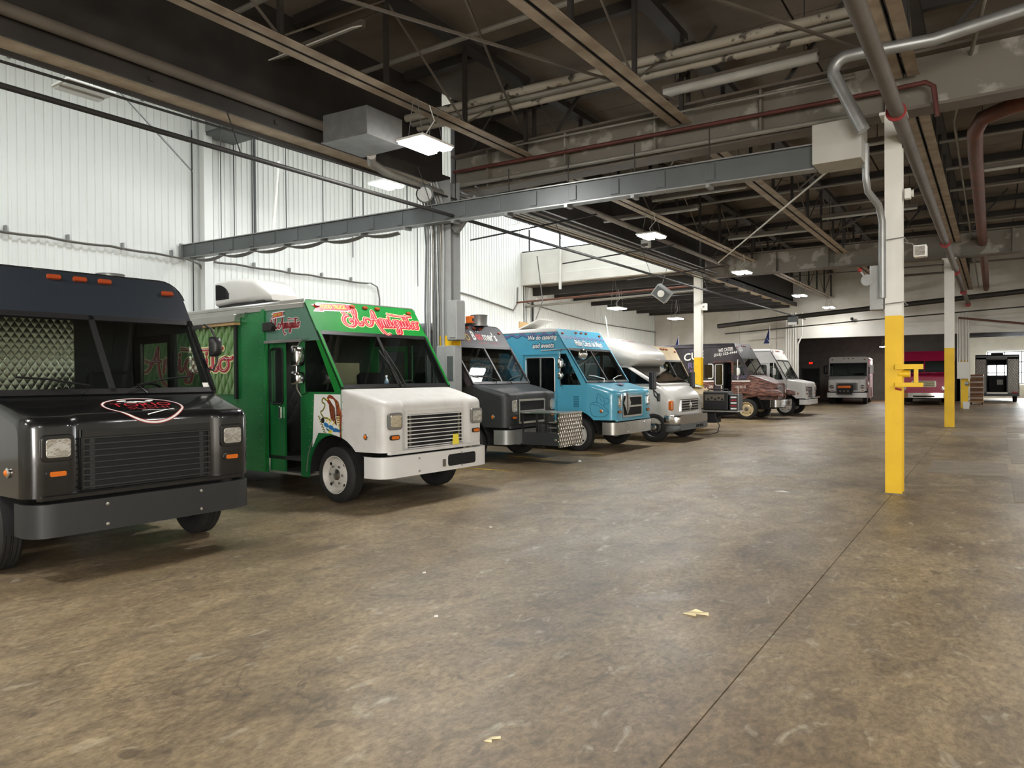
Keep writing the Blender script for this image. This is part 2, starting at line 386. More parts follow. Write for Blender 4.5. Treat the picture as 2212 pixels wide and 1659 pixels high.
def text_data(body, bold=0.0, shear=0.0, spacing=1.0, align='LEFT', line=1.0):
    cu_ = bpy.data.curves.new('t', 'FONT'); cu_.body = body; cu_.offset = bold; cu_.shear = shear; cu_.space_character = spacing; cu_.align_x = align; cu_.space_line = line
    cu_.resolution_u = 3
    ob = bpy.data.objects.new('t', cu_); COL.objects.link(ob)
    bpy.context.view_layer.update()
    me = bpy.data.meshes.new_from_object(ob.evaluated_get(bpy.context.evaluated_depsgraph_get()))
    vs_ = [tuple(v.co) for v in me.vertices]; fs = [tuple(p.vertices) for p in me.polygons]
    bpy.data.objects.remove(ob); bpy.data.curves.remove(cu_); bpy.data.meshes.remove(me)
    return vs_, fs
def lettering(body, layers, parent, pl, box, off=0.004, shear=0.0, tilt=0.0, name='lettering', spacing=1.0, base_bold=0.0, align='LEFT', line=1.0):
    """layers: [(material, extra boldness)] from back to front, mapped so that the base text fills box=(u0,v0,u1,v1)"""
    v0, _ = text_data(body, base_bold, shear, spacing, align, line)
    x0, x1 = min(p[0] for p in v0), max(p[0] for p in v0); y0, y1 = min(p[1] for p in v0), max(p[1] for p in v0)
    a0, b0, a1, b1 = box; out = []
    for i, (m, bold) in enumerate(layers):
        vv, ff = text_data(body, base_bold+bold, shear, spacing, align, line); mb = MB()
        for (x, y, z) in vv:
            a = a0+(x-x0)/(x1-x0)*(a1-a0); b = b0+(y-y0)/(y1-y0)*(b1-b0)+(a-a0)*tilt
            mb.v.append(tuple(pl.at(a, b, off+0.002*i)))
        mb.f = ff; out.append(mb.build(name if i == len(layers)-1 else name+'_outline', m, parent))
    return out

# ------------------------------------------------------------------ the room
XL, XM, XC, XR_ = -17.0, -9.05, -1.15, 7.0
Y0, YA, YB, YE = -7.0, 11.25, 26.07, 40.85
YF, YG = 52.0, 61.0
ZD, ZH = 7.3, 11.0

fl = struct(MB().box(XL-.3, XR_+.3, Y0-.3, YG+.3, -.3, -.012).build('floor', 'joint_dark'))
xs = [XL, XM, -1.17, XR_]; ys = [Y0, 11.08, YB, YE, YG]
for i in range(len(xs)-1):
    for j in range(len(ys)-1):
        a, b, c, d = xs[i]+.004, xs[i+1]-.004, ys[j]+.004, ys[j+1]-.004
        MB().box(a, b, c, d, -.1, 0).build('floor_slab', 'concrete_floor', fl)
for (a, b, c, d) in ((-1.0, .55, 22.7, 23.9), (-.95, .2, 13.9, 16.0), (.22, 2.2, 11.25, 13.8), (.26, 2.4, 16.1, 21.9), (.3, 2.6, 24.4, 27.0)):
    MB().box(a, b, c, d, 0, .004).build('floor_patch', 'concrete_patch', fl)

# left wall: a backing with ribbed sheets hung on it
wl = struct(MB().box(XL-.25, XL-.045, Y0, YB+.2, 0, ZH).build('wall_left', 'wall_white'))
def ribbed(z0, z1, w=1.05, per=.175):
    pr = []; n = int(round(w/per))
    for k in range(n):
        y = k*per; pr += [(0, y), (0, y+.10), (.028, y+.114), (.028, y+.160)]
    pr.append((0, w)); pr[-2] = (.028, w-.014) if False else pr[-2]
    mb = MB(); mb.grid([[(x, y, z0) for x, y in pr], [(x, y, z1) for x, y in pr]]); return mb.mesh('wall_panel')
pm = ribbed(0, ZH); pm2 = ribbed(0, 5.6)
k = 0
y = Y0
while y < YB-.2:
    o = link('wall_panel', pm, 'wall_white', wl); o.location = (XL-.03, y, 0); y += 1.05
wl2 = struct(MB().box(XL-.25, XL-.045, YB+.2, YE, 0, 5.6).build('wall_left_rear', 'wall_white'))
y = YB+.2
while y < YE-.2:
    o = link('wall_panel', pm2, 'wall_white', wl2); o.location = (XL-.03, y, 0); y += 1.05
struct(MB().box(XR_, XR_+.2, Y0, YG, 0, ZD).build('wall_right', 'block_white'))
struct(MB().box(XL-.25, XR_+.2, Y0-.2, Y0, 0, ZH).build('wall_back', 'block_white'))
struct(MB().box(XM-.12, XM-.02, Y0, YB, ZD+.02, ZH).build('wall_high_bay', 'white_paint'))

# clerestory at the end of the high bay
wc = struct(MB().box(XL, XM-.12, YB, YB+.25, 5.62, 7.02).build('wall_clerestory', 'white_paint'))
MB().box(XL, XM-.12, YB-.05, YB, 5.62, 6.02).build('ledge', 'white_paint', wc, bevel=.01)
struct(MB().box(XL, XM-.12, YB, YB+.25, 8.7, ZH).build('wall_clerestory_top', 'white_paint'))
w1 = struct(MB().box(XL, XM-.12, YB+.10, YB+.16, 7.02, 7.09).build('window_1', 'steel_dark'))
MB().box(XL, XM-.12, YB+.10, YB+.16, 8.63, 8.7).build('window_frame', 'steel_dark', w1)
for i in range(6):
    x = XL+.35+i*1.52
    MB().box(x-.03, x+.03, YB+.10, YB+.16, 7.09, 8.63).build('mullion', 'steel_dark', w1)
    if i < 5: MB().box(x+.03, x+1.49, YB+.125, YB+.135, 7.09, 8.63).build('pane', 'pane', w1)
MB().box(XL, XM-.12, YB+.5, YB+.52, 6.9, 8.9).build('sky_glow_sheet', 'window_glow', w1)  # glowing sheet added behind the panes as the bright sky outside

# end wall with the wide openings
we = struct(MB().box(XL, XM, YE, YE+.3, 0, 5.6).build('wall_end', 'block_white'))
for i in range(4):
    MB().box(XL+1.0+i*2.0, XL+1.06+i*2.0, YE-.06, YE, 0, 5.6).build('pilaster', 'block_white', we)
for i in range(6):
    MB().box(XL, XM, YE-.012, YE, .35+i*.85, .37+i*.85).build('course_line', 'block_white', we)
wn = struct(MB().box(XM, XR_, YE, YE+.3, 3.62, ZD).build('wall_lintel', 'block_white'))
MB().box(XM, XR_, YE-.12, YE, 3.62, 4.22).build('lintel_beam', 'white_paint', wn, bevel=.01)
for i in range(5):
    MB().box(XM, XR_, YE-.012, YE, 4.6+i*.5, 4.62+i*.5).build('course_line', 'block_white', wn)
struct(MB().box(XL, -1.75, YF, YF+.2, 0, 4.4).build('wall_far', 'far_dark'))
struct(MB().box(-1.9, -1.75, YF, YG, 0, 4.6).build('wall_far_side', 'block_white'))
wf = struct(MB().box(-1.75, XR_, YG, YG+.2, 0, 4.6).build('wall_far_right', 'white_paint'))
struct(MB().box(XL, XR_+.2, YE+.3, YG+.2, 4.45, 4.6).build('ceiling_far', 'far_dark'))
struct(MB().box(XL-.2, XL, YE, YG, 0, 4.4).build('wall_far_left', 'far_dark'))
for i in range(14):
    y = YE+.9+i*1.2
    tag(MB().box(XL, XR_, y-.05, y+.05, 4.1, 4.3).build('roof_joist', 'steel_dark'), '%s dark joist from the lintel under the low far ceiling' % ORD[i], 'joist', 'joists beyond the lintel')
w2 = struct(MB().box(-.4, 6.5, YG-.06, YG-.01, .95, 3.2).build('window_2', 'window_glow'))
for i in range(8):
    MB().box(-.4+i*.97, -.34+i*.97, YG-.1, YG-.06, .95, 3.2).build('mullion', 'grey_paint', w2)
for z in (.95, 1.7, 2.45, 3.15):
    MB().box(-.4, 6.5, YG-.1, YG-.06, z, z+.05).build('glazing_bar', 'grey_paint', w2)
d1 = struct(MB().box(-10.85, -9.85, YF-.05, YF, 0, 2.1).build('door_1', 'black_plastic'))
MB().box(-10.9, -10.85, YF-.07, YF, 0, 2.15).build('door_frame', 'steel_dark', d1)
MB().box(-9.85, -9.8, YF-.07, YF, 0, 2.15).build('door_frame', 'steel_dark', d1)
MB().box(-10.0, -9.95, YF-.09, YF-.05, 1.0, 1.1).build('door_handle', 'chrome', d1)
ex = tag(MB().box(-10.5, -10.2, YF-.06, YF, 2.38, 2.56).build('exit_sign', 'black_plastic'), 'small red lit exit sign above the dark far door', 'exit sign')
lettering('EXIT', [('exit_red', 0.02)], ex, Plane((-10.5, YF-.06, 2.38), (1, 0, 0), (0, 0, 1)), (.03, .03, .27, .15))

# roofs
cz = struct(MB().box(XM, XR_, Y0, YE, ZD+.02, ZD+.2).build('ceiling', 'steel_dark'))
dm = MB().box(.02, 3.19, .02, 1.87, -.05, .02).mesh('deck_panel')
x = XM
while x < XR_-.5:
    y = Y0
    while y < YE-.4:
        o = link('deck_panel', dm, 'deck', cz); o.location = (x, y, ZD+random.uniform(-.008, .008)); y += 1.88
    x += 3.21
ch = struct(MB().box(XL-.2, -12.45, Y0, YB+.3, ZH, ZH+.2).build('ceiling_high_bay', 'white_paint'))
MB().box(-9.5, XM+.2, Y0, YB+.3, ZH, ZH+.2).build('roof_strip', 'white_paint', ch)
MB().box(-12.45, -9.5, 25.2, YB+.3, ZH, ZH+.2).build('roof_strip', 'white_paint', ch)
for i in range(12):
    MB().box(-12.45, -9.5, -6.2+i*2.8, -6.12+i*2.8, ZH, ZH+.15).build('glazing_bar', 'steel_dark', ch)
for (a, b, c, d) in ((-12.6, -12.45, -6.3, 25.3), (-9.5, -9.35, -6.3, 25.3), (-12.6, -9.35, -6.45, -6.3), (-12.6, -9.35, 25.2, 25.35)):
    MB().box(a, b, c, d, ZH+.1, ZH+1.75).build('added_shade_kerb', 'grey_paint', ch)  # unseen deep shaft, shaped to keep the upper wall dark
cl = struct(MB().box(XL-.2, XM, YB+.25, YE, 5.6, 5.75).build('ceiling_low', 'deck'))
for i in range(8):
    y = YB+1.0+i*1.85
    tag(MB().box(XL, XM, y-.05, y+.05, 5.25, 5.6).build('roof_joist', 'steel_dark'), '%s dark joist from the clerestory panel below the low roof' % ORD[i], 'joist', 'joists of the low roof')

# ------------------------------------------------------------------ roof steel
def make_truss(L):
    t = thing('roof_truss', 'brown steel roof truss running along the hall above the aisle', 'truss', group='roof trusses over the aisle')
    for s in (-1, 1):
        MB().box(s*.098-.075, s*.098+.075, 0, L, 0, .015).build('chord_flange', 'steel_brown', t)
        MB().box(s*.022-.006, s*.022+.006, 0, L, 0, .11).build('chord_leg', 'steel_dark', t)
    MB().box(-.11, .11, 0, L, 1.30, 1.42).build('top_chord', 'steel_dark', t)
    n = 8; st = L/n
    for i in range(n+1):
        MB().box(-.03, .03, i*st-.03, i*st+.03, .05, 1.32).build('web_post', 'steel_dark', t)
        if i < n: MB().bar((0, i*st, .08 if i % 2 else 1.30), (0, (i+1)*st, 1.30 if i % 2 else .08), .024, .024).build('web_diagonal', 'steel_mid', t)
    return t
LT = YB-YA-.3
t0 = make_truss(LT); t0.location = (-7.12, YA+.15, 5.68)
for i, x in enumerate((-7.12, -4.15, -1.0, 1.9)):
    for j, yb in enumerate((YA+.15-14.82, YA+.15, YB+.15)):
        lab = 'brown roof truss %s, %s bay from camera' % (['above the hanging lights', 'between the lights and the yellow columns', 'above the yellow columns', 'right of the yellow columns'][i], ['nearest', 'second', 'third'][j])
        if (x, yb) != (-7.12, YA+.15): dup(t0, (x, yb, 5.68), lab)
        else: t0['label'] = lab
# main girders across the hall, plated and painted
for (yg, lab) in ((YA, 'deep painted plate girder with peeling paint over the near yellow column'), (YB, 'deep painted plate girder over the second yellow column')):
    gd = thing('plate_girder', lab, 'girder', (0, yg, 0))
    MB().box(XM+.15, XR_, .05, .10, 5.28, 5.98).build('web_plate', 'girder_paint', gd)
    MB().box(XM+.15, XR_, -.12, .24, 5.24, 5.28).build('bottom_flange', 'steel_mid', gd)
    MB().box(XM+.15, XR_, -.12, .24, 5.98, 6.02).build('top_flange', 'steel_mid', gd)
    for i in range(9): MB().box(XM+1.0+i*1.7, XM+1.03+i*1.7, -.1, .05, 5.28, 5.98).build('stiffener', 'girder_paint', gd)
    for i in range(8): MB().bar((XM+.4+i*2, .07, 6.02), (XM+1.4+i*2, .07, ZD-.1), .05, .05).build('web_diagonal', 'steel_dark', gd)
# beam along the middle column line
for (a, b, lab) in ((Y0, YA-.2, 'long tan timber faced beam beside the white ribbed wall, nearest bay'), (YA+.2, YB-.1, 'tan faced beam running from the conduit column to the clerestory'), (YB+.1, YE, 'tan faced beam beyond the clerestory above the dark food truck')):
    bt = thing('eaves_beam', lab, 'beam', (XM, a, 0)); L = b-a
    MB().box(-.26, .16, 0, L, 5.40, 5.44).build('soffit', 'soffit_tan', bt)
    MB().box(-.28, -.24, 0, L, 5.34, 5.50).build('edge_angle', 'steel_dark', bt)
    MB().box(.16, .20, 0, L, 5.37, 5.58).build('edge_angle', 'steel_dark', bt)
    MB().box(-.1, .0, 0, L, 5.44, ZD).build('web_plate', 'steel_dark', bt)
    for i in range(int(L/1.9)):
        MB().box(.20, .23, .6+i*1.9, .66+i*1.9, 5.42, 5.48).build('bolt', 'steel_dark', bt)

# sprinkler branch lines and purlins across the hall
for i, y in enumerate((3.6, 6.2, 8.6, 13.4, 15.9, 18.4, 20.9, 23.4, 28.6, 31.2, 33.8, 36.4, 39.0)):
    p = tag(MB().cyl((XM+.2, y, 6.75), (XR_-.3, y, 6.75), .04, 8).build('branch_pipe', 'pipe_grey', smooth=40), 'thin grey branch pipe crossing under the roof deck, %s from the camera' % ORD[i], 'pipe', 'sprinkler branch pipes')
for i, y in enumerate((2.4, 4.9, 7.4, 9.9, 12.4, 14.7, 17.1, 19.6, 22.1, 24.6, 27.4, 29.9, 32.4, 34.9, 37.4)):
    tag(MB().box(XM+.1, XR_, y-.06, y+.06, 7.08, 7.235).build('purlin', 'steel_dark'), 'dark purlin directly under the roof deck, %s from the camera' % ORD[i], 'purlin', 'roof purlins')
for i, (a, b) in enumerate((((-7.1, 3.5, 6.0), (-4.15, 10.9, 6.0)), ((-4.15, 5.0, 5.9), (-1.2, 11, 5.95)), ((-7.1, 10.8, 6.2), (-4.1, 4.2, 6.4)), ((-4.1, 12, 6.2), (-7.1, 17, 6.2)), ((-7.1, 12, 6.3), (-4.1, 18, 6.3)), ((-4.1, 19, 6.2), (-7.1, 25, 6.2)), ((-4.1, 27, 6.2), (-7.1, 33, 6.2)), ((-1.0, 13, 6.2), (-4.1, 19, 6.3)), ((-1.0, 19, 6.2), (-4.1, 25, 6.3)))):
    tag(MB().bar(a, b, .032, .032).build('bracing_rod', 'steel_mid'), 'thin bracing rod between two roof trusses, %s from the camera' % ORD[i], 'brace', 'roof bracing rods')
# sheet metal deflector between the beam and the first truss
sd = thing('light_deflector', 'pale slanted sheet panel between the tan beam and the first truss', 'panel', (-8.9, 6.9, 6.35)); MB().prism([(0, -.05, .0), (0, .14, .10), (0, .14, .12), (0, -.05, .02)], (1.75, 0, 0)).build('sheet', 'white_paint', sd); MB().box(0, 1.75, .13, .2, .1, .2).build('rail', 'steel_mid', sd)
# fluorescent battens beneath the girders (unlit)
for i, (x0, x1, y, z, g_) in enumerate(((-4.42, -2.07, 11.0, 6.2, 0), (-3.9, -1.6, 14.9, 5.95, 1), (-6.9, -4.6, 16.4, 5.9, 1), (-8.6, -6.0, 17.2, 5.75, 1), (-3.9, -1.6, 21.0, 5.9, 1), (-6.9, -4.4, 22.4, 5.9, 1), (-3.9, -1.4, 29.5, 5.9, 1), (-6.9, -4.4, 30.2, 5.9, 1), (-.4, 1.8, 18, 5.9, 1), (-.7, 1.8, 29, 5.9, 1), (-3.9, -1.6, 35.5, 5.9, 1))):
    b = thing('fluorescent_batten', 'unlit white fluorescent batten under the roof, nearest the red pipe' if not g_ else 'unlit white fluorescent batten between the trusses, %s beyond the red pipe' % ORD[i-1], 'light', (x0, y, z), group=None if not g_ else 'unlit fluorescent battens')
    MB().box(0, x1-x0, -.06, .06, .03, .1).build('tray', 'steel_mid', b); [MB().cyl((q, 0, .1), (q, 0, ZD-.06-z), .008, 5).build('hanger_rod', 'steel_dark', b) for q in (.2, x1-x0-.2)]; MB().cyl((0.02, 0, 0), (x1-x0-.02, 0, 0), .075 if not g_ else .034, 10).build('tube', 'box_grey', b, smooth=40)

def pipe(name, label, pts, r, mat, group=None, cat='pipe', n=10):
    return tag(MB().tube(pts, r, n).build(name, mat, smooth=45), label, cat, group)
def arc(c, r, a0, a1, ax, ay, n=6):
    return [V(c)+V(ax)*r*math.cos(R(a0+(a1-a0)*k/n))+V(ay)*r*math.sin(R(a0+(a1-a0)*k/n)) for k in range(n+1)]

# pipe bundle with peeling paint
for i, dy in enumerate((0, .17, .33)):
    pipe('service_pipe', ['grey service pipe with peeling paint, upper of the three side by side', 'grey service pipe with peeling paint, middle of the three side by side', 'grey service pipe with peeling paint, lowest of the three side by side'][i], [(-8.9, 9.85+dy, 6.38-.04*i), (-1.2, 10.28+dy, 6.38-.04*i)], .068, 'pipe_peeling' if i != 1 else 'pipe_grey', 'service pipes near the girder')
pipe('service_pipe', 'dark pipe running beside the tan beam, upper of two', [(-8.7, -2, 5.60), (-8.7, 8.2, 5.59)], .075, 'steel_mid', 'pipes beside the tan beam')
pipe('service_pipe', 'dark pipe running beside the tan beam, lower of two', [(-8.92, -2, 5.62), (-8.92, 8.0, 5.60)], .06, 'steel_dark', 'pipes beside the tan beam')
pipe('sprinkler_main', 'dark sprinkler pipe strung in front of the white ribbed wall', [(-8.2, -1, 4.58), (-8.25, 10.5, 4.62), (-8.25, 23.3, 4.60), (-8.25, 40, 4.6)], .032, 'cable_dark')
for i, y in enumerate((2.0, 5.9, 9.8, 14.5, 19.5, 24.5, 30)):
    tag(MB().bar((-8.24, y, 4.6), (-8.5, y-.1, 5.4), .012, .012).build('pipe_hanger', 'cable_dark'), 'thin dark hanger of the sprinkler pipe, %s from the camera' % ORD[i], 'hanger', 'hangers of the sprinkler pipe')
pipe('conduit', 'thin dark conduit running just above the sprinkler pipe', [(-8.6, -1, 4.92), (-8.6, 6.4, 5.03), (-8.6, 10.5, 5.08), (-8.6, 25, 5.1)], .016, 'cable_dark')
pipe('red_pipe', 'dull red pipe running along the face of the painted girder', [(-8.8, 11.1, 5.68), (-7.04, 11.1, 5.64), (-1.2, 11.1, 5.55), (-.75, 11.0, 5.52), (-.66, 11.0, 5.45), (-.62, 11.0, 5.05)], .033, 'red_pipe')
pipe('conduit', 'grey conduit running along the top of the painted girder', [(-7.6, 11.0, 5.9), (-1.6, 11.0, 5.8)], .02, 'pipe_grey')
pipe('conduit', 'grey conduit running along the foot of the painted girder', [(-8.8, 11.0, 5.36), (-1.6, 11.0, 5.26)], .035, 'pipe_grey')
pipe('drain_pipe', 'large steel drain pipe running along the line of yellow columns', [(-.98, -2, 4.78), (-.98, 9.7, 4.85), (-1.0, 40.6, 4.95)], .085, 'steel_mid', n=14)
for i, y in enumerate((9.9, 20.5, 26.4, 33, 39)):
    tag(MB().lathe([(.1, -.02), (.115, -.02), (.115, .02), (.1, .02)], (-.99, y, 4.85), (0, 1, 0), 16).build('pipe_clamp', 'red_oxide', smooth=40), 'red clamp around the large drain pipe, %s from the camera' % ORD[i], 'clamp', 'clamps on the drain pipe')
pipe('vent_pipe', 'galvanised vent pipe bending down into the grey wire duct', [(1.5, 10.9, 6.55), (.3, 10.2, 5.85), (-.6, 9.9, 5.62), (-1.4, 9.8, 5.62)]+[V(p) for p in arc((-1.52, 9.8, 5.46), .16, 90, 190, (1, 0, 0), (0, 0, 1))]+[(-1.34, 9.85, 4.68)], .075, 'galv', n=14)
pipe('vent_pipe', 'galvanised pipe dropping from the duct beside the near column', [(-1.42, 10.6, 4.72), (-1.42, 10.6, 4.30), (-1.40, 10.65, 4.10), (-1.30, 10.9, 3.95), (-1.27, 11.0, 3.75), (-1.27, 11.0, 2.7)], .045, 'galv')
pipe('rust_pipe', 'rusty brown pipe turning toward the ceiling at the right', [(1.6, 13.2, 5.85), (.2, 13.7, 5.82)]+[V(p) for p in arc((-.05, 14.2, 5.78), .3, 60, 170, (.7, -.7, 0), (-.5, -.5, 0), 4)][:0]+[(-.15, 13.9, 5.78), (-.26, 14.3, 5.70), (-.28, 15.5, 5.66), (-.30, 40, 5.62)], .12, 'rust_pipe', n=14)
pipe('conduit', 'pale conduit running high along the right of the drain pipe', [(.0, 9, 5.9), (-.55, 14, 5.85), (-.6, 40, 5.7)], .025, 'pipe_grey')
pipe('conduit', 'pale straight conduit slanting up across the trusses to the near duct', [(-8.0, 24.8, 5.58), (-2.44, 14.44, 5.55), (-1.95, 11.4, 5.0)][:2], .022, 'white_paint')
pipe('sprinkler_main', 'reddish pipe crossing below the white clerestory panel', [(XL, 25.7, 4.85), (-9.05, 25.75, 4.98)], .04, 'rust_pipe')
pipe('sprinkler_main', 'grey pipe crossing below the white clerestory panel', [(XL, 26.4, 4.72), (-9.0, 26.5, 4.9)], .05, 'pipe_grey')
pipe('sprinkler_main', 'heavy dark pipe crossing the hall in front of the white end wall', [(-12.2, 37.8, 4.28), (-9, 38, 4.55), (7.0, 38.7, 5.65)], .12, 'steel_dark')
pipe('sprinkler_main', 'thin dark pipe crossing low in front of the white end wall', [(-12, 38.4, 3.9), (-6, 38.5, 4.25), (7, 39.2, 4.9)], .03, 'steel_dark')
pipe('sprinkler_main', 'red sprinkler pipe ending in a head near the lintel', [(-1.4, 39.8, 4.3), (1.2, 39.8, 3.9), (1.2, 39.8, 3.5)], .05, 'rust_pipe')

for i, (x, z, r) in enumerate(((-8.82, 5.30, .022), (-8.74, 5.22, .018), (-8.66, 5.30, .03), (-8.52, 5.18, .016), (-8.40, 5.28, .024), (-8.30, 5.34, .018))):
    pipe('conduit', 'conduit running along the tan beam beyond the conduit column, %s from the wall' % ORD[i], [(x+.1, 11.0, z-.05), (x, 11.8, z), (x, 25.8, z+.02)], r, ('pipe_grey', 'steel_mid', 'galv')[i % 3], 'conduits along the tan beam')
pipe('service_pipe', 'thick grey green pipe running beside the tan beam toward the slim column', [(-8.0, 11.5, 5.62), (-8.0, 25.9, 5.60)], .07, 'steel_mid')
for i, y in enumerate((14.0, 18.5, 23.0)): pipe('conduit', 'thin dark cross pipe over the sprinkler pipe, %s from the conduit column' % ORD[i], [(-10.6, y, 5.0), (-7.2, y+.1, 5.2)], .02, 'cable_dark', 'cross pipes over the sprinkler pipe')

# bus duct crossing the hall in front of the columns
bd = thing('bus_duct', 'long grey bus duct crossing the hall from the white wall to the near column', 'duct', (0, 10.45, 0))
BDA, BDB = V((-16.9, 0, 4.86)), V((-1.62, 0, 4.60))
def bdp(t): return BDA.lerp(BDB, t)
MB().bar(BDA, bdp(.974), .14, .30).build('casing', 'duct_grey', bd, bevel=.008)
MB().bar(BDA+V((0, 0, .165)), bdp(.974)+V((0, 0, .165)), .19, .02).build('lid_flange', 'galv', bd)
MB().bar(BDA-V((0, 0, .165)), bdp(.974)-V((0, 0, .165)), .19, .02).build('lid_flange', 'galv', bd)
for i in range(18):
    c = bdp(.03+i*.05); MB().box(c.x-.07, c.x+.07, -.085, -.068, c.z-.12, c.z+.12).build('cover_plate', 'duct_grey', bd, bevel=.006)
for i in range(12):
    c = bdp(.02+i*.078); MB().bar((c.x, 0, c.z+.16), (c.x, 0, 5.3 if c.x > XM else 10.9), .014, .014).build('hanger_rod', 'cable_dark', bd)
    MB().box(c.x-.03, c.x+.03, -.1, .1, c.z-.22, c.z-.16).build('cable_bracket', 'galv', bd)
MB().box(-2.02, -1.42, -.22, .32, 4.46, 4.99).build('junction_box', 'box_grey', bd, bevel=.01)  # the shade this box hangs in is put into its grey
MB().box(-16.98, -16.9, -.12, .12, 4.68, 5.06).build('end_cap', 'galv', bd)
def sag(a, b, n=8, s=.05):
    a, b = V(a), V(b); return [a.lerp(b, k/n)-V((0, 0, s*4*(k/n)*(1-k/n))) for k in range(n+1)]
for i in range(3):
    pts = []
    for k in range(6):
        a = bdp(k*.078+.02)-V((0, -.03*i, .2)); b = bdp((k+1)*.078+.02)-V((0, -.03*i, .2)); pts += sag(a, b, 5, .05+.02*i)[:-1]
    MB().tube(pts, .014, 6).build('hanging_cable', 'cable', bd, smooth=60)

# sheet metal ventilation box on the pipes
vb = thing('ventilation_box', 'sheet metal ventilation box below the pipes by the tan beam', 'duct', (-8.2, 8.05, 5.3))
MB().prism([(-.42, -.42, 0), (.46, -.35, 0), (.46, .42, 0), (-.42, .42, 0)], (0, 0, .42)).build('body', 'galv', vb, bevel=.008)
MB().prism([(-.44, -.44, -.015), (.48, -.37, -.015), (.48, .44, -.015), (-.44, .44, -.015)], (0, 0, .02)).build('flange', 'galv', vb)
pipe('vent_pipe', 'lagged pipe curving out below the ventilation box', [(-8.45, 8.5, 5.3), (-8.7, 8.75, 5.28), (-8.75, 9.2, 5.2), (-8.75, 10.9, 5.15), (-9.0, 11.3, 4.9)], .075, 'pipe_grey', n=12)
fn = thing('fan', 'small dark fan mounted beside the pipes near the conduit column', 'fan', (-8.6, 10.0, 5.0))
MB().lathe([(.1, -.08), (.15, -.06), (.16, .06), (.13, .09)], (0, 0, 0), (.5, -.7, -.3), 20).build('housing', 'galv', fn, smooth=40)
MB().lathe([(.0, 0), (.13, 0)], (.02, -.075, -.03), (.5, -.7, -.3), 20).build('grille', 'black_matte', fn)

# ------------------------------------------------------------------ columns
def hsec(mb, x, y, z0, z1, w=.22, d=.25, t=.022):
    mb.box(x-w/2, x+w/2, y-d/2, y-d/2+t, z0, z1); mb.box(x-w/2, x+w/2, y+d/2-t, y+d/2, z0, z1); mb.box(x-t/2, x+t/2, y-d/2+t, y+d/2-t, z0, z1); return mb
def column(lab, x, y, ztop, zy, w=.22, white='white_paint'):
    c = thing('steel_column', lab, 'column', (x, y, 0))
    hsec(MB(), 0, 0, 0, zy, w).build('yellow_section', 'yellow_paint', c); hsec(MB(), 0, 0, zy, ztop, w).build('white_section', white, c)
    MB().box(-w/2-.04, w/2+.04, -.17, .17, 0, .015).build('base_plate', 'concrete_patch', c)
    MB().box(-w/2-.06, w/2+.06, -.17, .17, ztop-.02, ztop+.02).build('cap_plate', white, c)
    return c
c1 = column('near steel column, yellow below and white above, with yellow bracket', XC, YA, 5.24, 2.46, .21)
br = thing('bollard_bracket', 'yellow steel guard bracket sticking out of the near column', 'bracket', (XC, YA-.14, 0))
MB().box(.02, .36, -.04, 0, 1.72, 1.79).build('arm', 'yellow_paint', br, bevel=.004); MB().box(.02, .36, -.04, 0, 1.48, 1.54).build('arm', 'yellow_paint', br, bevel=.004)
MB().box(.25, .30, -.04, 0, 1.54, 1.72).build('upright', 'yellow_paint', br); MB().cyl((.06, .05, 1.66), (.2, .05, 1.66), .05, 14).build('socket', 'yellow_paint', br, smooth=40)
MB().cyl((.02, .04, 1.46), (.1, .04, 1.44), .03, 10).build('reflector', 'red_oxide', br, smooth=40)
for i, z in enumerate((2.62, 3.5)):
    tag(MB().tube([(XC-.13, YA-.15, z), (XC+.13, YA-.15, z+.02), (XC+.15, YA+.15, z), (XC-.13, YA+.15, z-.02), (XC-.13, YA-.15, z)], .008, 6).build('wire_tie', 'cable'), '%s wire wrapped around the white part of the near column' % ['lower', 'upper'][i], 'wire', 'wires around the near column')
sb = thing('switch_box', 'grey lever switch box on the left of the near column', 'electrical box', (XC-.24, YA-.05, 2.55))
MB().box(-.05, .12, -.1, .1, 0, .62).build('housing', 'galv', sb, bevel=.008); MB().lathe([(.08, -.02), (.08, .03)], (-.08, -.1, .42), (0, 1, 0), 16).build('plate', 'galv', sb); MB().bar((-.08, -.12, .42), (-.16, -.12, .55), .02, .02).build('lever', 'galv', sb); MB().lathe([(0, -.03), (.025, -.02), (.03, 0), (.025, .02), (0, .03)], (-.17, -.12, .565), (1, 0, 0), 10).build('knob', 'red_oxide', sb, smooth=60)
fl1 = thing('flood_light', 'small cream flood light fixed to the right of the near column', 'light', (XC+.3, YA-.05, 3.3))
MB().box(-.06, .1, -.08, .08, -.06, .1).build('housing', 'white_paint', fl1, bevel=.015); MB().box(-.04, .08, -.09, -.08, -.04, .08).build('lens', 'lamp_lens', fl1); MB().tube([(-.16, .02, .16), (-.08, .02, .14), (-.04, .02, .06)], .01, 6).build('arm', 'pipe_grey', fl1)
hb = thing('horn_strobe', 'white alarm horn on the right of the near column', 'alarm', (XC+.17, YA-.05, 4.05))
MB().box(-.04, .04, -.05, .05, 0, .14).build('body', 'white_paint', hb, bevel=.01); MB().lathe([(.04, 0), (.055, .03)], (.04, 0, .07), (1, 0, 0), 12).build('horn', 'white_paint', hb)

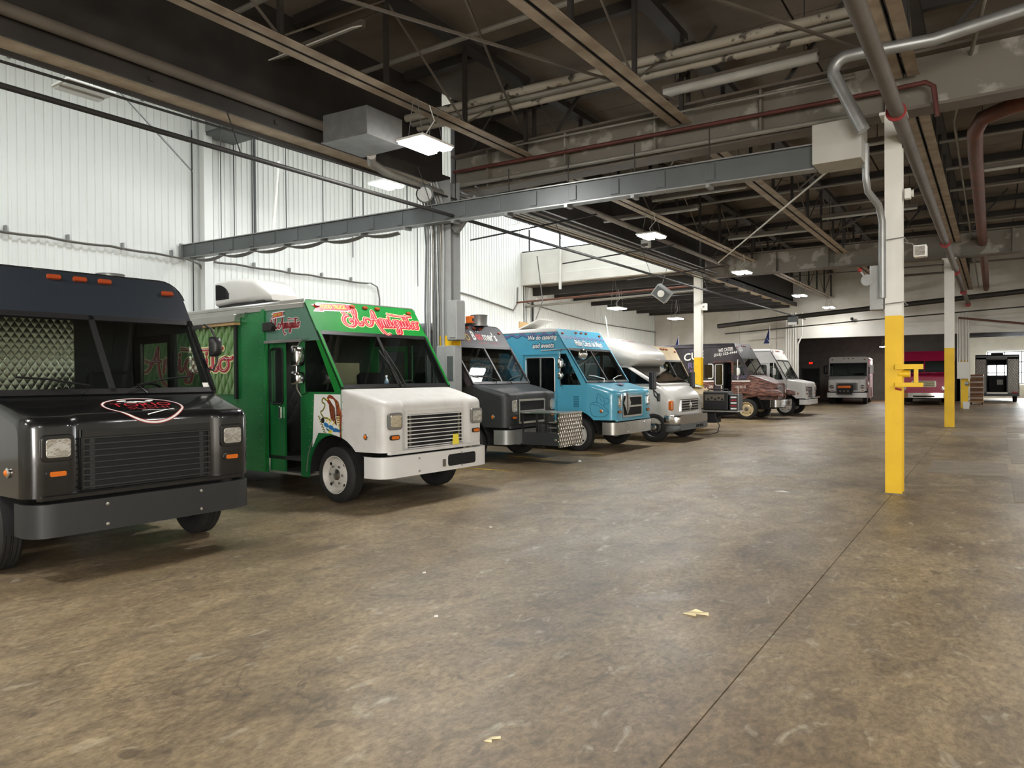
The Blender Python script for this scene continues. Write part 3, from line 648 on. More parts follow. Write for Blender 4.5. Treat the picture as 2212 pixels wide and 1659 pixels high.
c2 = column('second steel column down the aisle, yellow below and white above', XC, YB, 5.22, 2.46, .26)
c3 = column('third steel column with a white electrical box at the lintel', XC-.03, YE-.25, 3.6, 2.3, .3, 'block_white')
eb = thing('electrical_box', 'square white electrical box on the third column', 'electrical box', (-1.2, YE-.5, 1.43))
MB().box(-.27, .27, -.1, .05, 0, .8).build('cabinet', 'white_paint', eb, bevel=.01); MB().box(-.24, .24, -.115, -.1, .03, .77).build('door', 'white_paint', eb, bevel=.005)
for i, x in enumerate((-.24, -.16, -.03, .1, .2)): tag(MB().cyl((-1.2+x, YE-.46, 2.2), (-1.2+x, YE-.46, 4.6), .03, 8).build('conduit', 'white_paint', smooth=40), 'white conduit dropping into the third column box, %s from the left' % ORD[i], 'conduit', 'conduits above the electrical box')
mt = thing('meter', 'round grey meter on the yellow part of the third column', 'meter', (-1.08, YE-.46, 1.2)); MB().lathe([(.1, -.08), (.1, 0), (.07, .02)], (0, 0, 0), (0, -1, 0), 16).build('dial', 'galv', mt, smooth=40); MB().box(-.12, .12, .08, .12, -.15, .12).build('back_plate', 'yellow_paint', mt)
cn = tag(MB().loft([[(-1.22, YE-.62, 0), (-.98, YE-.62, 0), (-.98, YE-.42, 0), (-1.22, YE-.42, 0)], [(-1.25, YE-.64, .34), (-.96, YE-.64, .34), (-.96, YE-.40, .34), (-1.25, YE-.40, .34)]]).build('bucket', 'paper_white', bevel=.01), 'white bin standing at the foot of the third column', 'bin')
# conduit column
CXX, CYY = -8.74, 10.80
c4 = thing('steel_column', 'pale column crowded with conduits behind the green truck', 'column', (CXX, CYY, 0))
hsec(MB(), .05, 0, 0, 2.45, .3, .3).build('yellow_section', 'yellow_paint', c4); hsec(MB(), .05, 0, 2.45, 5.4, .3, .3).build('white_section', 'grey_paint', c4)
MB().bar((.2, 0, 4.45), (.75, 0, 5.0), .12, .14).build('knee_brace', 'grey_paint', c4)
for i in range(8):
    x = -.40+i*.065; r = (.016, .02, .03, .022, .035, .028, .02, .03)[i]; w = random.uniform(-.02, .02)
    tag(MB().tube([(CXX+x, CYY-.17-.02*(i % 3), 1.2), (CXX+x+w, CYY-.17-.02*(i % 3), 3.0), (CXX+x-w, CYY-.17-.02*(i % 3), 4.2), (CXX+x-.02, CYY-.2, 5.0), (CXX+x-.06, CYY-.3, 5.35)], r, 8).build('conduit', ('pipe_grey', 'grey_paint', 'galv')[i % 3] if i not in (0, 4) else 'duct_grey', smooth=50), 'vertical conduit strapped to the pale conduit column, %s from the left' % ORD[i], 'conduit', 'conduits on the conduit column')
bx = thing('disconnect_box', 'large grey disconnect box on the right of the conduit column', 'electrical box', (-8.36, CYY-.25, 2.34))
MB().box(-.1, .14, -.14, .14, 0, .75).build('cabinet', 'grey_paint', bx, bevel=.03, seg=3); MB().box(-.02, .12, -.155, -.14, .05, .7).build('door', 'grey_paint', bx, bevel=.01)
bx2 = thing('electrical_box', 'tall grey electrical panel low on the conduit column', 'electrical box', (-8.52, CYY-.25, 1.3))
MB().box(-.22, .22, -.1, .12, 0, .95).build('cabinet', 'grey_paint', bx2, bevel=.015); MB().box(.05, .18, -.115, -.1, .3, .75).build('door', 'duct_grey', bx2); MB().box(-.19, .0, -.115, -.1, .05, .9).build('door', 'grey_paint', bx2)
c5 = column('slim steel column by the cream truck, white above yellow, with small box', XM, YB-.25, 5.36, 2.33, .26)
b5 = thing('electrical_box', 'small white box on the side of the slim column by the cream truck', 'electrical box', (-8.83, YB-.25, 4.05)); MB().box(-.1, .1, -.08, .08, 0, .26).build('cabinet', 'white_paint', b5, bevel=.01); MB().box(-.03, .03, -.09, -.08, .1, .16).build('knockout', 'galv', b5)
ws = tag(MB().box(-8.28, -8.05, 23.45, 23.65, 0, .14).build('wheel_stop', 'yellow_paint', bevel=.01), 'short yellow floor block in front of the slim column', 'wheel stop')
c6 = thing('steel_column', 'white column bundled with white pipes at the end wall', 'column', (-8.95, YE-.25, 0)); hsec(MB(), 0, 0, 0, 4.4, .3, .3).build('shaft', 'block_white', c6)
for i in range(6):
    x = -9.3+i*.12
    tag(MB().tube([(x, YE-.5, 0), (x, YE-.5, 3.2), (x, YE-.5, 5.0)] if i < 5 else [(x, YE-.5, 0), (x, YE-.5, 3.3), (x+.22, YE-.5, 3.8), (x+.22, YE-.5, 5.0)], .045, 8).build('conduit', 'white_paint', smooth=50), 'white pipe running up the end wall column, %s from the left' % ORD[i], 'conduit', 'pipes on the end wall column')

# things along the white wall
wp = thing('wall_column', 'white column standing against the ribbed wall', 'column', (XL+.16, 11.0, 0)); MB().box(-.1, .1, -.12, .12, 0, ZH-.1).build('shaft', 'wall_white', wp)
for (y, z0, z1, r, m, lab) in ((10.69, 0, 8.0, .014, 'cable_dark', 'thin dark drop rod in front of the wall column'), (11.9, 5.1, 9.5, .012, 'cable_dark', 'thin dark rod hanging down to the grey bus duct'), (12.54, 5.2, 9, .035, 'duct_grey', 'grey vertical pipe on the ribbed wall above the bus duct'), (16.2, 5.5, 9.6, .014, 'cable_dark', 'thin rod in front of the ribbed wall right of the grey pipe'), (19.3, 4.9, 9, .012, 'cable_dark', 'thin rod on the ribbed wall near the clerestory corner')):
    pipe('conduit', lab, [(XL+.03+r, y, z0), (XL+.03+r, y, z1)], r, m)
pipe('conduit', 'white pipe standing on top of the bus duct', [(-14.2, 10.9, 4.95), (-14.2, 11.0, 5.1), (-14.3, 11.2, 6.2), (-14.35, 11.3, 6.9)], .035, 'white_paint')
for kk in range(2):
    pts = []
    yy = [0.5+1.35*i for i in range(8)]
    for i in range(7): pts += sag((XL+.07+.02*kk, yy[i], 4.73+.02*kk), (XL+.07+.02*kk, yy[i+1], 4.73+.02*kk), 5, .03)[:-1]
    pipe('cable_run', '%s cable strung along the ribbed wall left of the bus duct' % ['lower', 'upper'][kk], pts+[(XL+.1, 10.4, 4.68)], .018, 'cable', 'cables along the ribbed wall', 'cable', 6)
    pts = []
    yy = [10.9+1.22*i for i in range(6)]
    for i in range(5): pts += sag((XL+.07+.02*kk, yy[i], 4.72+.02*kk), (XL+.07+.02*kk, yy[i+1], 4.75+.02*kk), 5, .03)[:-1]
    pipe('cable_run', '%s cable along the ribbed wall right of the bus duct, then dropping' % ['lower', 'upper'][kk], pts+[(XL+.1, 16.9+.03*kk, 4.76), (XL+.1, 17.2+.03*kk, 4.66), (XL+.1, 17.3+.03*kk, 4.3), (XL+.1, 17.3+.03*kk, 2.5)], .018, 'cable', 'cables along the ribbed wall', 'cable', 6)
    pipe('cable_run', '%s cable bending down the ribbed wall below the bus duct end' % ['left', 'right'][kk], [(XL+.1, 10.5+.04*kk, 4.68), (XL+.1, 10.8+.04*kk, 4.6), (XL+.1, 11.03+.04*kk, 4.3), (XL+.1, 11.06+.04*kk, 2.5)], .018, 'cable', 'cables dropping under the bus duct', 'cable', 6)
for i in range(14):
    y = .5+i*1.2; tag(MB().box(XL, XL+.1, y-.02, y+.02, 4.70, 4.86).build('cable_hook', 'galv'), 'small hook carrying the ribbed wall cable, %s from the left' % ORD[i], 'hook', 'cable hooks on the ribbed wall')
wu = thing('wall_heater', 'grey box unit hung high on the ribbed wall above the bus duct', 'heater', (-16.2, 11.4, 7.9)); MB().box(-.7, .7, -.45, .45, 0, .5).build('cabinet', 'duct_grey', wu, bevel=.02); MB().box(-.6, .6, -.47, -.45, .08, .42).build('louvre', 'galv', wu)
for i, y in enumerate((6.6, 9.4, 13.4, 15.2, 17.0, 18.8)):
    tag(MB().bar((XL+.05, y, 8.35), (-15.6, y+.05, 8.75), .06, .06).build('wall_strut', 'grey_paint'), 'grey strut high on the ribbed wall, %s from the left' % ORD[i], 'strut', 'struts on the ribbed wall')
tag(MB().bar((-10.2, 4.6, 6.3), (-16.8, 10.6, 6.9), .03, .03).build('bracing_rod', 'grey_paint'), 'grey tie rod with turnbuckle crossing in front of the ribbed wall', 'brace')
pipe('conduit', 'cable arch on the ribbed wall above the dark grey truck', [(XL+.03, 21.0, 3.0), (XL+.03, 21.0, 4.6), (XL+.03, 21.2, 4.95), (XL+.03, 22.5, 4.85), (XL+.03, 24.6, 4.6), (XL+.03, 25.4, 4.5), (XL+.03, 25.7, 4.8), (XL+.03, 25.75, 5.5)], .03, 'cable')
pipe('conduit', 'white pipe running down the front of the clerestory panel', [(-15.0, YB-.1, 7.0), (-15.0, YB-.1, 5.3)], .06, 'white_paint')
pipe('conduit', 'thin cable running along the far part of the ribbed wall', [(XL+.03, 26.5, 4.9), (XL+.03, 33, 4.4), (XL+.03, 40.8, 4.3)], .025, 'cable')
pipe('conduit', 'dark vertical pipe on the far part of the ribbed wall', [(XL+.05, 26.9, 2.5), (XL+.05, 26.9, 5.0)], .05, 'cable_dark')

# ------------------------------------------------------------------ lamps
def high_bay(lab, loc, lit=True, s=.72, drop=.64, group='lit high bay lights'):
    t = thing('high_bay_light', lab, 'light', loc, group=group)
    MB().box(-.36*s, .36*s, -.5*s, .5*s, .03, .07).build('housing', 'white_paint', t, bevel=.01)
    for q in (-1, 1):
        MB().box(q*.2*s-.12*s, q*.2*s+.12*s, -.46*s, .46*s, .0, .03).build('led_panel', {1: 'led', 2: 'led_dim', 3: 'led_strong'}[int(lit)] if lit else 'led_off', t)
        MB().cyl((q*.2*s, -.3*s, .07), (q*.05*s, -.3*s, drop), .006, 5).build('chain', 'galv', t); MB().cyl((q*.2*s, .3*s, .07), (q*.05*s, .3*s, drop), .006, 5).build('chain', 'galv', t)
    MB().tube([(0, .1, .07), (-.12, .15, .25), (.05, .15, .42), (0, .1, drop)], .008, 6).build('power_cord', 'white_print' if lit else 'cable', t, smooth=60)
    return t
for i, y in enumerate((-4.5, .3)): high_bay('%s added unseen lit high bay light behind the nearest visible one' % ['second', 'first'][i], (-6.95, y, 5.05), True, .72, .64, 'high bay lights added over the near end')  # unseen lamps added to brighten the near floor
for (y, n) in ((8.1, 'nearest'), (16.5, 'second'), (24.1, 'third'), (32.6, 'fourth'), (39.2, 'fifth')):
    high_bay('%s lit twin panel high bay light hanging under the aisle truss' % n, (-6.95, y, 5.05), True if y < 36 else 2)
for (y, lit, lab) in ((6.2, False, 'unlit white twin panel light in front of the ribbed wall'), (13.6, True, 'lit twin panel light in front of the ribbed wall above the bus duct'), (20.0, True, 'lit twin panel light beside the clerestory window')):
    high_bay(lab, (-13.0, y, 6.6), 2 if lit else False, .8, 4.42, 'high bay lights by the ribbed wall')
high_bay('lit light under the low roof above the camper van', (-13.0, 27.2, 4.45), 3, .8, 1.16); high_bay('lit light under the low roof near the end wall', (-13.0, 33.8, 4.45), 3, .8, 1.16)
high_bay('small lit light in the dark room beyond the lintel', (-5.5, 48.3, 3.3), True, .6, 1.16); high_bay('added unseen light in the far room right of the steel truck', (3.2, 46.5, 3.3), True, .8, 1.16)  # second lamp is unseen, added to brighten the pink truck
for i, y in enumerate((-3.5, 1.5, 8.1, 16.5, 24.1, 32.6)): high_bay('added unseen lit high bay light over the right of the aisle, %s from the near end' % ORD[i], (3.2, y, 5.05), True, .72, 2.2, 'high bay lights added over the right of the aisle')  # unseen lamps added to brighten the right of the floor
ht = thing('unit_heater', 'tilted grey box heater hanging beside the slim column', 'heater', (-9.5, 23.3, 4.4)); ht.rotation_euler = (R(12), R(38), R(20))
MB().box(-.28, .28, -.3, .3, -.1, .32).build('cabinet', 'galv', ht, bevel=.015); MB().cyl((-.2, .2, .3), (-.5, .1, 1.15), .012, 6).build('hanger_rod', 'galv', ht); MB().prism([(-.25, -.31, -.06), (.25, -.31, -.06), (.25, -.31, .28), (-.25, -.31, .28)], (0, .01, 0)).build('grille', 'duct_grey', ht); MB().lathe([(.1, 0), (.12, .02), (.1, .03)], (0, -.31, .12), (0, -1, 0), 16).build('fan_ring', 'white_paint', ht)
sp = thing('camera_box', 'small white box hung under the roof right of the clerestory', 'box', (-8.3, 19.3, 5.35)); MB().box(-.12, .12, -.1, .1, 0, .22).build('shell', 'white_paint', sp, bevel=.01); MB().box(-.1, .1, -.11, -.1, .02, .1).build('front', 'steel_mid', sp)
spk = thing('speaker_box', 'grey flood lamp box in front of the end wall column', 'light', (-8.2, 37.0, 4.15)); MB().box(-.22, .22, -.15, .15, 0, .38).build('housing', 'duct_grey', spk, bevel=.02); MB().box(-.2, .2, -.18, -.15, -.03, .1).build('lens', 'led_off', spk)
cams = thing('security_camera', 'small dark security camera on the white lintel wall', 'camera', (-6.1, YE-.15, 4.55)); MB().lathe([(0, -.08), (.07, -.05), (.08, .02), (.05, .06)], (0, -.08, 0), (0, -1, 0), 12).build('dome', 'black_plastic', cams, smooth=60); MB().box(-.04, .04, -.04, .16, -.12, -.04).build('bracket', 'galv', cams)

# floor markings and litter
for i, (a, b) in enumerate((((-8.9, 10.36), (-7.0, 10.42)), ((-9.2, 13.95), (-6.9, 13.75)), ((-8.6, 12.55), (-7.3, 12.3)), ((-9.2, 17.6), (-7.2, 17.3)), ((-8.9, 25.8), (-6.4, 25.5)), ((-9, 30.0), (-6.4, 29.8)))):
    tag(MB().bar((a[0], a[1], .003), (b[0], b[1], .003), .09, .004).build('parking_line', 'line_yellow'), ['worn yellow line on the floor right of the green truck', 'worn yellow line on the floor before the blue truck', 'worn yellow line on the floor under the dark grey truck', 'worn yellow line on the floor beside the camper van', 'worn yellow line on the floor before the dark wood truck', 'worn yellow line on the floor before the farther white truck'][i], 'floor marking')
def scrap(lab, pts, mat, loc, h=.02):
    mb = MB(); n = len(pts); mb.v = [(loc[0]+p[0], loc[1]+p[1], .004+h*(i % 2)) for i, p in enumerate(pts)]+[(loc[0]+p[0], loc[1]+p[1], .001) for i, p in enumerate(pts)]
    mb.f = [tuple(range(n)), tuple(range(2*n-1, n-1, -1))]+[(i, n+i, n+(i+1) % n, (i+1) % n) for i in range(n)]
    return tag(mb.build('paper_scrap', mat), lab, 'paper')
scrap('torn tan paper scrap lying on the open floor', [(-.07, -.05), (.03, -.06), (.02, -.01), (.1, .0), (.05, .05), (.0, .03), (-.04, .01)], 'paper', (-1.73, 4.83))
scrap('tiny yellowish scrap at the bottom of the photo', [(-.02, -.02), (.015, -.01), (.0, .015), (.03, .04), (-.01, .03)], 'paper', (-1.9, 2.63), .01)
scrap('thin white scrap on the floor left of the near column', [(-.1, .0), (.0, -.02), (.12, .0), (.0, .03)], 'paper_white', (-2.5, 10.55), .01)
scrap('small white scrap on the floor before the blue truck', [(-.04, .0), (.0, -.03), (.05, .0), (.0, .04)], 'paper_white', (-6.7, 12.3), .03)
for i, (x, y) in enumerate(((-4.0, 4.6), (-3.2, 3.8), (-4.6, 6.4))): scrap('tiny pale crumb on the open floor', [(-.02, 0), (0, -.015), (.02, 0), (0, .02)], 'paper_white', (x, y), .006)['group'] = 'crumbs on the open floor'
# made-up dock door behind the camera, unseen, added to back the fill light
d2 = struct(MB().box(-1.6, 6.6, Y0+.01, Y0+.05, .5, 4.3).build('added_door', 'paper_white'))
for i in range(7): MB().box(-1.6, 6.6, Y0+.05, Y0+.09, .5+i*.62, .56+i*.62).build('door_rail', 'aluminium', d2)
for x in (-1.6, 1.1, 3.8, 6.54): MB().box(x, x+.06, Y0+.05, Y0+.09, .5, 4.3).build('door_stile', 'aluminium', d2)

# ------------------------------------------------------------------ vehicles
def wheel_part(root, x, y, side, rad=.37, wid=.22, rim='wheel_white', dual=False):
    """side -1: outer face towards -y"""
    o = V((x, y, rad)); ax = V((0, side, 0)); h = wid/2
    prof = [(.62*rad, h*.70), (.68*rad, h*.98), (.82*rad, h), (.93*rad, h*.86), (rad, h*.62)]
    tread = []
    for a, b in ((.62, .44), (.36, .10), (.02, -.02), (-.10, -.36), (-.44, -.62)):
        tread += [(rad, h*a), (rad, h*b)] if (a, b) != (.02, -.02) else [(rad, h*.03), (rad, h*-.03)]
    t2 = []
    for i in range(0, len(tread), 2):
        t2 += [tread[i], tread[i+1]]
        if i+2 < len(tread):
            g0, g1 = tread[i+1], tread[i+2]; t2 += [(rad*.965, g0[1]-.004), (rad*.965, g1[1]+.004)]
    prof = prof+t2[1:]+[(.93*rad, -h*.86), (.80*rad, -h), (.6*rad, -h*.9), (.5*rad, -h*.6)]
    t = MB().lathe(prof, o, ax, 36, (False, False)).build('tyre', 'rubber', root, smooth=35)
    rp = [(.66*rad, h*.70), (.69*rad, h*.98), (.655*rad, h*1.0), (.62*rad, h*.86), (.57*rad, h*.50), (.50*rad, h*.44), (.42*rad, h*.62), (.34*rad, h*.66), (.20*rad, h*.66)]
    r = MB().lathe(rp, o, ax, 30, (False, True)).build('rim', rim, t, smooth=35)
    MB().lathe([(.20*rad, h*.6), (.20*rad, h*.74), (.14*rad, h*.80), (.09*rad, h*.86), (0, h*.88)], o, ax, 18).build('hub', 'steel_bright' if rim != 'wheel_gold' else 'steel_mid', t, smooth=35)
    for k in range(6):
        a = 2*math.pi*k/6; c = o+V((math.cos(a), 0, math.sin(a)))*rad*.33
        MB().cyl(c+ax*h*.62, c+ax*h*.82, .017, 6).build('lug_nut', 'steel_bright', t)
    for k in range(4):
        a = 2*math.pi*(k+.5)/4; c = o+V((math.cos(a), 0, math.sin(a)))*rad*.525
        MB().lathe([(0, .004), (.024, .004)], c+ax*h*.50, ax, 10).build('hand_hole', 'black_matte', t)
    return t

DEF = dict(w=1.05, H=2.74, xr=-5.4, xt=-.60, xw=.17, zw=1.53, hz=2.29, rc=.05, xf=.90, zf=1.36, zb=.70, hwf=.98, dx0=-1.48, dx1=-.66,
           body='white_truck', header=None, roof='white_truck', hood=None, bumper='white_truck', frame='black_plastic', rim='wheel_white', grille='slats',
           slat='white_truck', door='closed', bw=1.06, bz=(.38, .65), bx=.06, pillar=None, rear_x=-3.4, bulk='quilt_dark', lampz=1.10, lampw=.25, lamph=.22, lampy=.80,
           bezel='lamp_bezel', markers=True, wr=.37, glass='windshield', archr=.53, sideglass='window_tint', seat=True, arch_mat=None, podw=.63, wipers=True, rail=None, roundlamp=False)

def stepvan(name, label, cat, loc, rot, **kw):
    P = dict(DEF); P.update(kw); root = thing(name, label, cat, (loc[0], loc[1], 0), R(rot))
    w, H, xr, xt, xw, zw, hz, rc = (P[k] for k in ('w', 'H', 'xr', 'xt', 'xw', 'zw', 'hz', 'rc'))
    body = P['body']; header = P['header'] or body; hoodm = P['hood'] or body; pillar = P['pillar'] or header
    A = lambda z: xt+(xw-xt)*(H-z)/(H-zw)
    ar, wr = P['archr'], P['wr']; dx0, dx1 = P['dx0'], P['dx1']; zs = .30
    wz0, wz1 = 1.47, min(2.17, hz-.08)
    T = .03
    # roof with rounded edges
    sec = [(-w, H-rc)]+[(-w+rc-rc*math.cos(R(a)), H-rc+rc*math.sin(R(a))) for a in (15, 30, 45, 60, 75, 90)]
    sec = sec+[(-y, z) for y, z in reversed(sec)]
    MB().grid([[(xr, y, z) for y, z in sec], [(A(z), y, z) for y, z in sec]]).build('roof', P['roof'], root, smooth=40, solid=.02)
    MB().prism([(xr, -w, zs), (xr, w, zs)]+[(xr, y, z) for y, z in reversed(sec)], (.04, 0, 0)).build('rear_wall', body, root)
    # sides
    arch = [(ar*math.cos(R(a)), wr+ar*math.sin(R(a))) for a in range(0, 181, 12)]
    for s in (-1, 1):
        off = (0, -s*T, 0); y = s*w
        def plate(pts, nm, m):
            if nm != 'side_panel': MB().prism([(a, y-s*(T+.001), b) for a, b in pts], (0, -s*.008, 0)).build('cab_lining', P.get('lining', 'interior_dark'), root)
            return MB().prism([(a, y, b) for a, b in pts], off).build(nm, m, root)
        dopen = P['door'] == 'open' and s < 0
        ra = .56; rx = P['rear_x']; ra_pts = [(rx+ra*math.cos(R(a)), wr+ra*math.sin(R(a))) for a in range(180, -1, -15)]
        plate([(xr, zs), (rx-ra, zs)]+ra_pts+[(rx+ra, zs), (dx0, zs), (dx0, H-rc), (xr, H-rc)], 'side_panel', P.get('sidemat', body))
        plate([(dx0, wz1), (A(wz1), wz1), (A(H-rc), H-rc), (dx0, H-rc)], 'over_door_panel', P.get('overdoor', body))
        plate([(dx1-.03, wz0), (dx1+.05, wz0), (dx1+.05, wz1), (dx1-.03, wz1)], 'door_post', body)
        plate([(A(wz1)-.10, wz1), (A(wz1), wz1), (xw, zw), (xw-.13, wz0)], 'windshield_pillar', pillar)
        xa = min(xw, ar*.98); za = wr+math.sqrt(max(0, ar*ar-xa*xa))
        lower = [(dx1-.03, zs), (-ar, zs), (-ar, wr)]+[(a, b) for a, b in reversed(arch) if a < xa and b > wr+.01]+[(xa, za), (xw, zw), (xw-.13, wz0), (dx1-.03, wz0)]
        plate(lower, 'fender_panel', P.get('fender', body))
        # quarter window
        MB().prism([(dx1+.05, y-s*.012, wz0), (xw-.13, y-s*.012, wz0), (A(wz1)-.10, y-s*.012, wz1), (dx1+.05, y-s*.012, wz1)], (0, -s*.005, 0)).build('quarter_window', P['sideglass'], root)
        # door
        if dopen:
            d0, d1, yy = dx0, dx0+.36, y-s*.05
        else:
            d0, d1, yy = dx0+.012, dx1-.035, y-s*.006
        dm_ = P.get('doormat', body); m = .05 if dopen else .07
        fr = MB()
        for (a, b, c, d) in ((d0, d1, zs+.02, 1.30), (d0, d1, 2.08, wz1-.01), (d0, d0+m, 1.30, 2.08), (d1-m, d1, 1.30, 2.08)):
            fr.prism([(a, yy, c), (b, yy, c), (b, yy, d), (a, yy, d)], (0, -s*.03, 0))
        dr = fr.build('door', dm_, root)
        MB().prism([(d0+m, yy-s*.01, 1.30), (d1-m, yy-s*.01, 1.30), (d1-m, yy-s*.01, 2.08), (d0+m, yy-s*.01, 2.08)], (0, -s*.005, 0)).build('window', P['sideglass'], dr)
        gk = MB()
        rr = rrect((d0+d1)/2, 1.69, d1-d0-2*m+.03, .80, .06, 3)
        gk.tube([(a, yy+s*.006, b) for a, b in rr+rr[:1]], .013, 6); gk.build('window_seal', P.get('seal', 'black_plastic'), dr, smooth=50)
        if not dopen and P.get('sliding'): MB().box((d0+d1)/2-.01, (d0+d1)/2+.01, yy-.012, yy+.012, 1.30, 2.08).build('window_bar', 'aluminium', dr)
        MB().box(d1-.10, d1-.05, min(yy, yy+s*.04), max(yy, yy+s*.04), 1.08, 1.26).build('handle', 'chrome', dr, bevel=.012)
        MB().box(dx0-.02, dx1, min(y, y+s*.03), max(y, y+s*.03), wz1-.01, wz1+.03).build('drip_rail', P.get('rail') or body, root)
        # rub rails and skirt
        MB().box(xr, dx0-.02, min(y, y+s*.012), max(y, y+s*.012), zs, zs+.05).build('skirt_rail', P.get('skirt', body), root)
        if P['rail']:
            MB().box(xr, A(H-.02), min(y, y+s*.018), max(y, y+s*.018), H-.11, H-.01).build('roof_rail', P['rail'], root)
        # wheels
        wheel_part(root, 0, s*(w-.13), s, wr, .22, P['rim']); wheel_part(root, rx, s*(w-.22), s, wr, .40, P['rim'])
        # inner wheel housing
        hs_ = [((ar-.02)*math.cos(R(a)), wr+(ar-.02)*math.sin(R(a))) for a in range(0, 181, 12)]; wh = MB(); wh.grid([[(a, s*(w-.40), b) for a, b in hs_], [(a, s*(w-.02), b) for a, b in hs_]]); wh.poly([(a, s*(w-.40), b) for a, b in hs_]); wh.build('wheel_housing', 'black_matte', root)
    # header and windshield in the sloping front plane
    up = V((A(hz)-xw, 0, hz-zw)).normalized(); pl = Plane((xw, 0, zw), (0, 1, 0), up); SL = math.hypot(xw-xt, H-zw); k = SL/(H-zw)
    vz = lambda z: (z-zw)*k
    hp = [(-w, vz(hz)), (w, vz(hz))]+[(y, vz(z)) for y, z in reversed(sec)]
    pl.plate(hp, -.03, .035).build('header', header, root)
    fr = MB(); fw = .055; VH = vz(hz)
    for (a, b, c, d) in ((-w, w, VH-.05, VH+.01), (-w, w, -.02, .04), (-w, -w+fw, 0, VH), (w-fw, w, 0, VH), (-.025, .025, 0, VH)):
        pl.plate([(a, c), (b, c), (b, d), (a, d)], -.02, .03, fr)
    fr.build('windshield_frame', P['frame'], root)
    for s in (-1, 1):
        a, b = (s*.025, s*(w-fw)); a, b = min(a, b), max(a, b)
        pl.plate([(a, .03), (b, .03), (b, VH-.04), (a, VH-.04)], -.006, .005).build('windshield', P['glass'], root)
        pl.plate([(s*w, 0), (s*(w-.035), 0), (s*(w-.035), VH), (s*w, VH)] if s < 0 else [(s*(w-.035), 0), (s*w, 0), (s*w, VH), (s*(w-.035), VH)], .008, .012).build('corner_trim', pillar, root)
    if P['wipers']:
        for s in (-1, 1):
            pts = [pl.at(s*.30, -.03, .03), pl.at(s*.22, .05, .05), pl.at(s*-.0+s*.55, .13, .04), pl.at(s*.80, .16, .03)] if P['wipers'] is True else [pl.at(s*.04+.06, -.03, .03), pl.at(s*.04+.02, .2, .05), pl.at(s*.06-.06, .6, .03)]
            MB().tube(pts, .010, 6).build('wiper', P.get('wiperm', 'black_plastic'), root, smooth=60)
    if P['markers']:
        for u in (-.88, -.24, 0, .24, .88):
            vv = vz(H)-(.085+P.get('mk', 0.0) if abs(u) < .5 else .10+rc*.35+P.get('mk', 0.0))
            if P.get('marker_shape') == 'box': q = rrect(u*(w/1.05), vv, .13, .05, .012, 2)
            else: q = [(u*(w/1.05)+.05*math.cos(R(a)), vv+.026*math.sin(R(a))) for a in range(0, 360, 30)]
            pl.plate(q, .004, .03).build('marker_light', 'amber_dark', root, bevel=.006)
    # hood and front clip
    xf, zf, zb, hwf = P['xf'], P['zf'], P['zb'], P['hwf']; rcor = .13; pw = P['podw']
    hw = lambda x: (w-.005)+(hwf-(w-.005))*max(0, (x-xw)/(xf-xw))
    ts = [-1, -.992, -.97, -.94, -.90, -.85, -.70, -pw-.05, -pw-.02, -pw+.01, -pw+.05, -.2, 0]; ts = ts+[-t for t in reversed(ts[:-1])]
    rows = []
    for t in ts:
        e = max(0, abs(t)*hwf-(hwf-rcor)); ins = rcor-math.sqrt(max(0, rcor*rcor-e*e)); e2 = max(0, abs(t)*hwf-(hwf-.06)); drop = .06-math.sqrt(max(0, .0036-e2*e2))
        f = min(1, max(0, (abs(t)-(pw-.05))/.10)); f = f*f*(3-2*f)
        X = xf-ins-(1-f)*P.get('recess', .05); Z = zf-drop-(0)*.0+(1-f)*.012
        r = .10
        pr = [(X, zb), (X+.005, zb+.3*(Z-zb)), (X, Z-r)]+[(X-r+r*math.cos(R(a)), Z-r+r*math.sin(R(a))) for a in (20, 40, 60, 80)]+[(X-r-.3*(X-r-xw), Z+.35*(zw-.02-drop-Z)), (X-r-.65*(X-r-xw), Z+.72*(zw-.02-drop-Z)), (xw, zw-.02-drop*.3)]
        rows.append([(x, t*hw(x), z) for x, z in pr])
    MB().grid(rows).build('hood', hoodm, root, smooth=50); P['prof'] = [(p[0], p[2]) for p in rows[len(rows)//2]]
    for s in (-1, 1):
        pr = rows[0 if s < 0 else -1]
        xa = min(xw, ar*.98); za = wr+math.sqrt(max(0, ar*ar-xa*xa)); xe = math.sqrt(max(.0001, ar*ar-(zb-wr)**2)) if zb-wr < ar else xw
        bot = [(a, b) for a, b in reversed(arch) if a > xa and b > zb+.002]
        loop = [tuple(p) for p in pr]+[(xw, s*hw(xw), za)]+[(a, s*hw(a), b) for a, b in bot]+[(xe, s*hw(xe), zb)]
        MB().poly(loop if s > 0 else loop[::-1]).build('hood_side', P.get('hoodside', hoodm), root)
    MB().prism([(xf-.03, -hwf+.08, zb-.03), (xf+.02, -hwf+.10, zb-.03), (xf+.02, hwf-.10, zb-.03), (xf-.03, hwf-.08, zb-.03)], (0, 0, .045)).build('valance', hoodm, root, bevel=.008)
    MB().box(-.45, xf-.12, -w+.38, w-.38, .40, .75).build('engine_block', 'black_matte', root)
    MB().box(xr+.1, .6, -.5, .5, .42, .56).build('chassis', 'black_matte', root); MB().cyl((0, -w+.2, wr), (0, w-.2, wr), .05, 8).build('axle', 'black_matte', root)
    # grille
    gx = xf-P.get('recess', .05)+.004; gp = Plane((gx, 0, 0), (0, 1, 0), (0, 0, 1)); gw = (pw-.06)*hwf
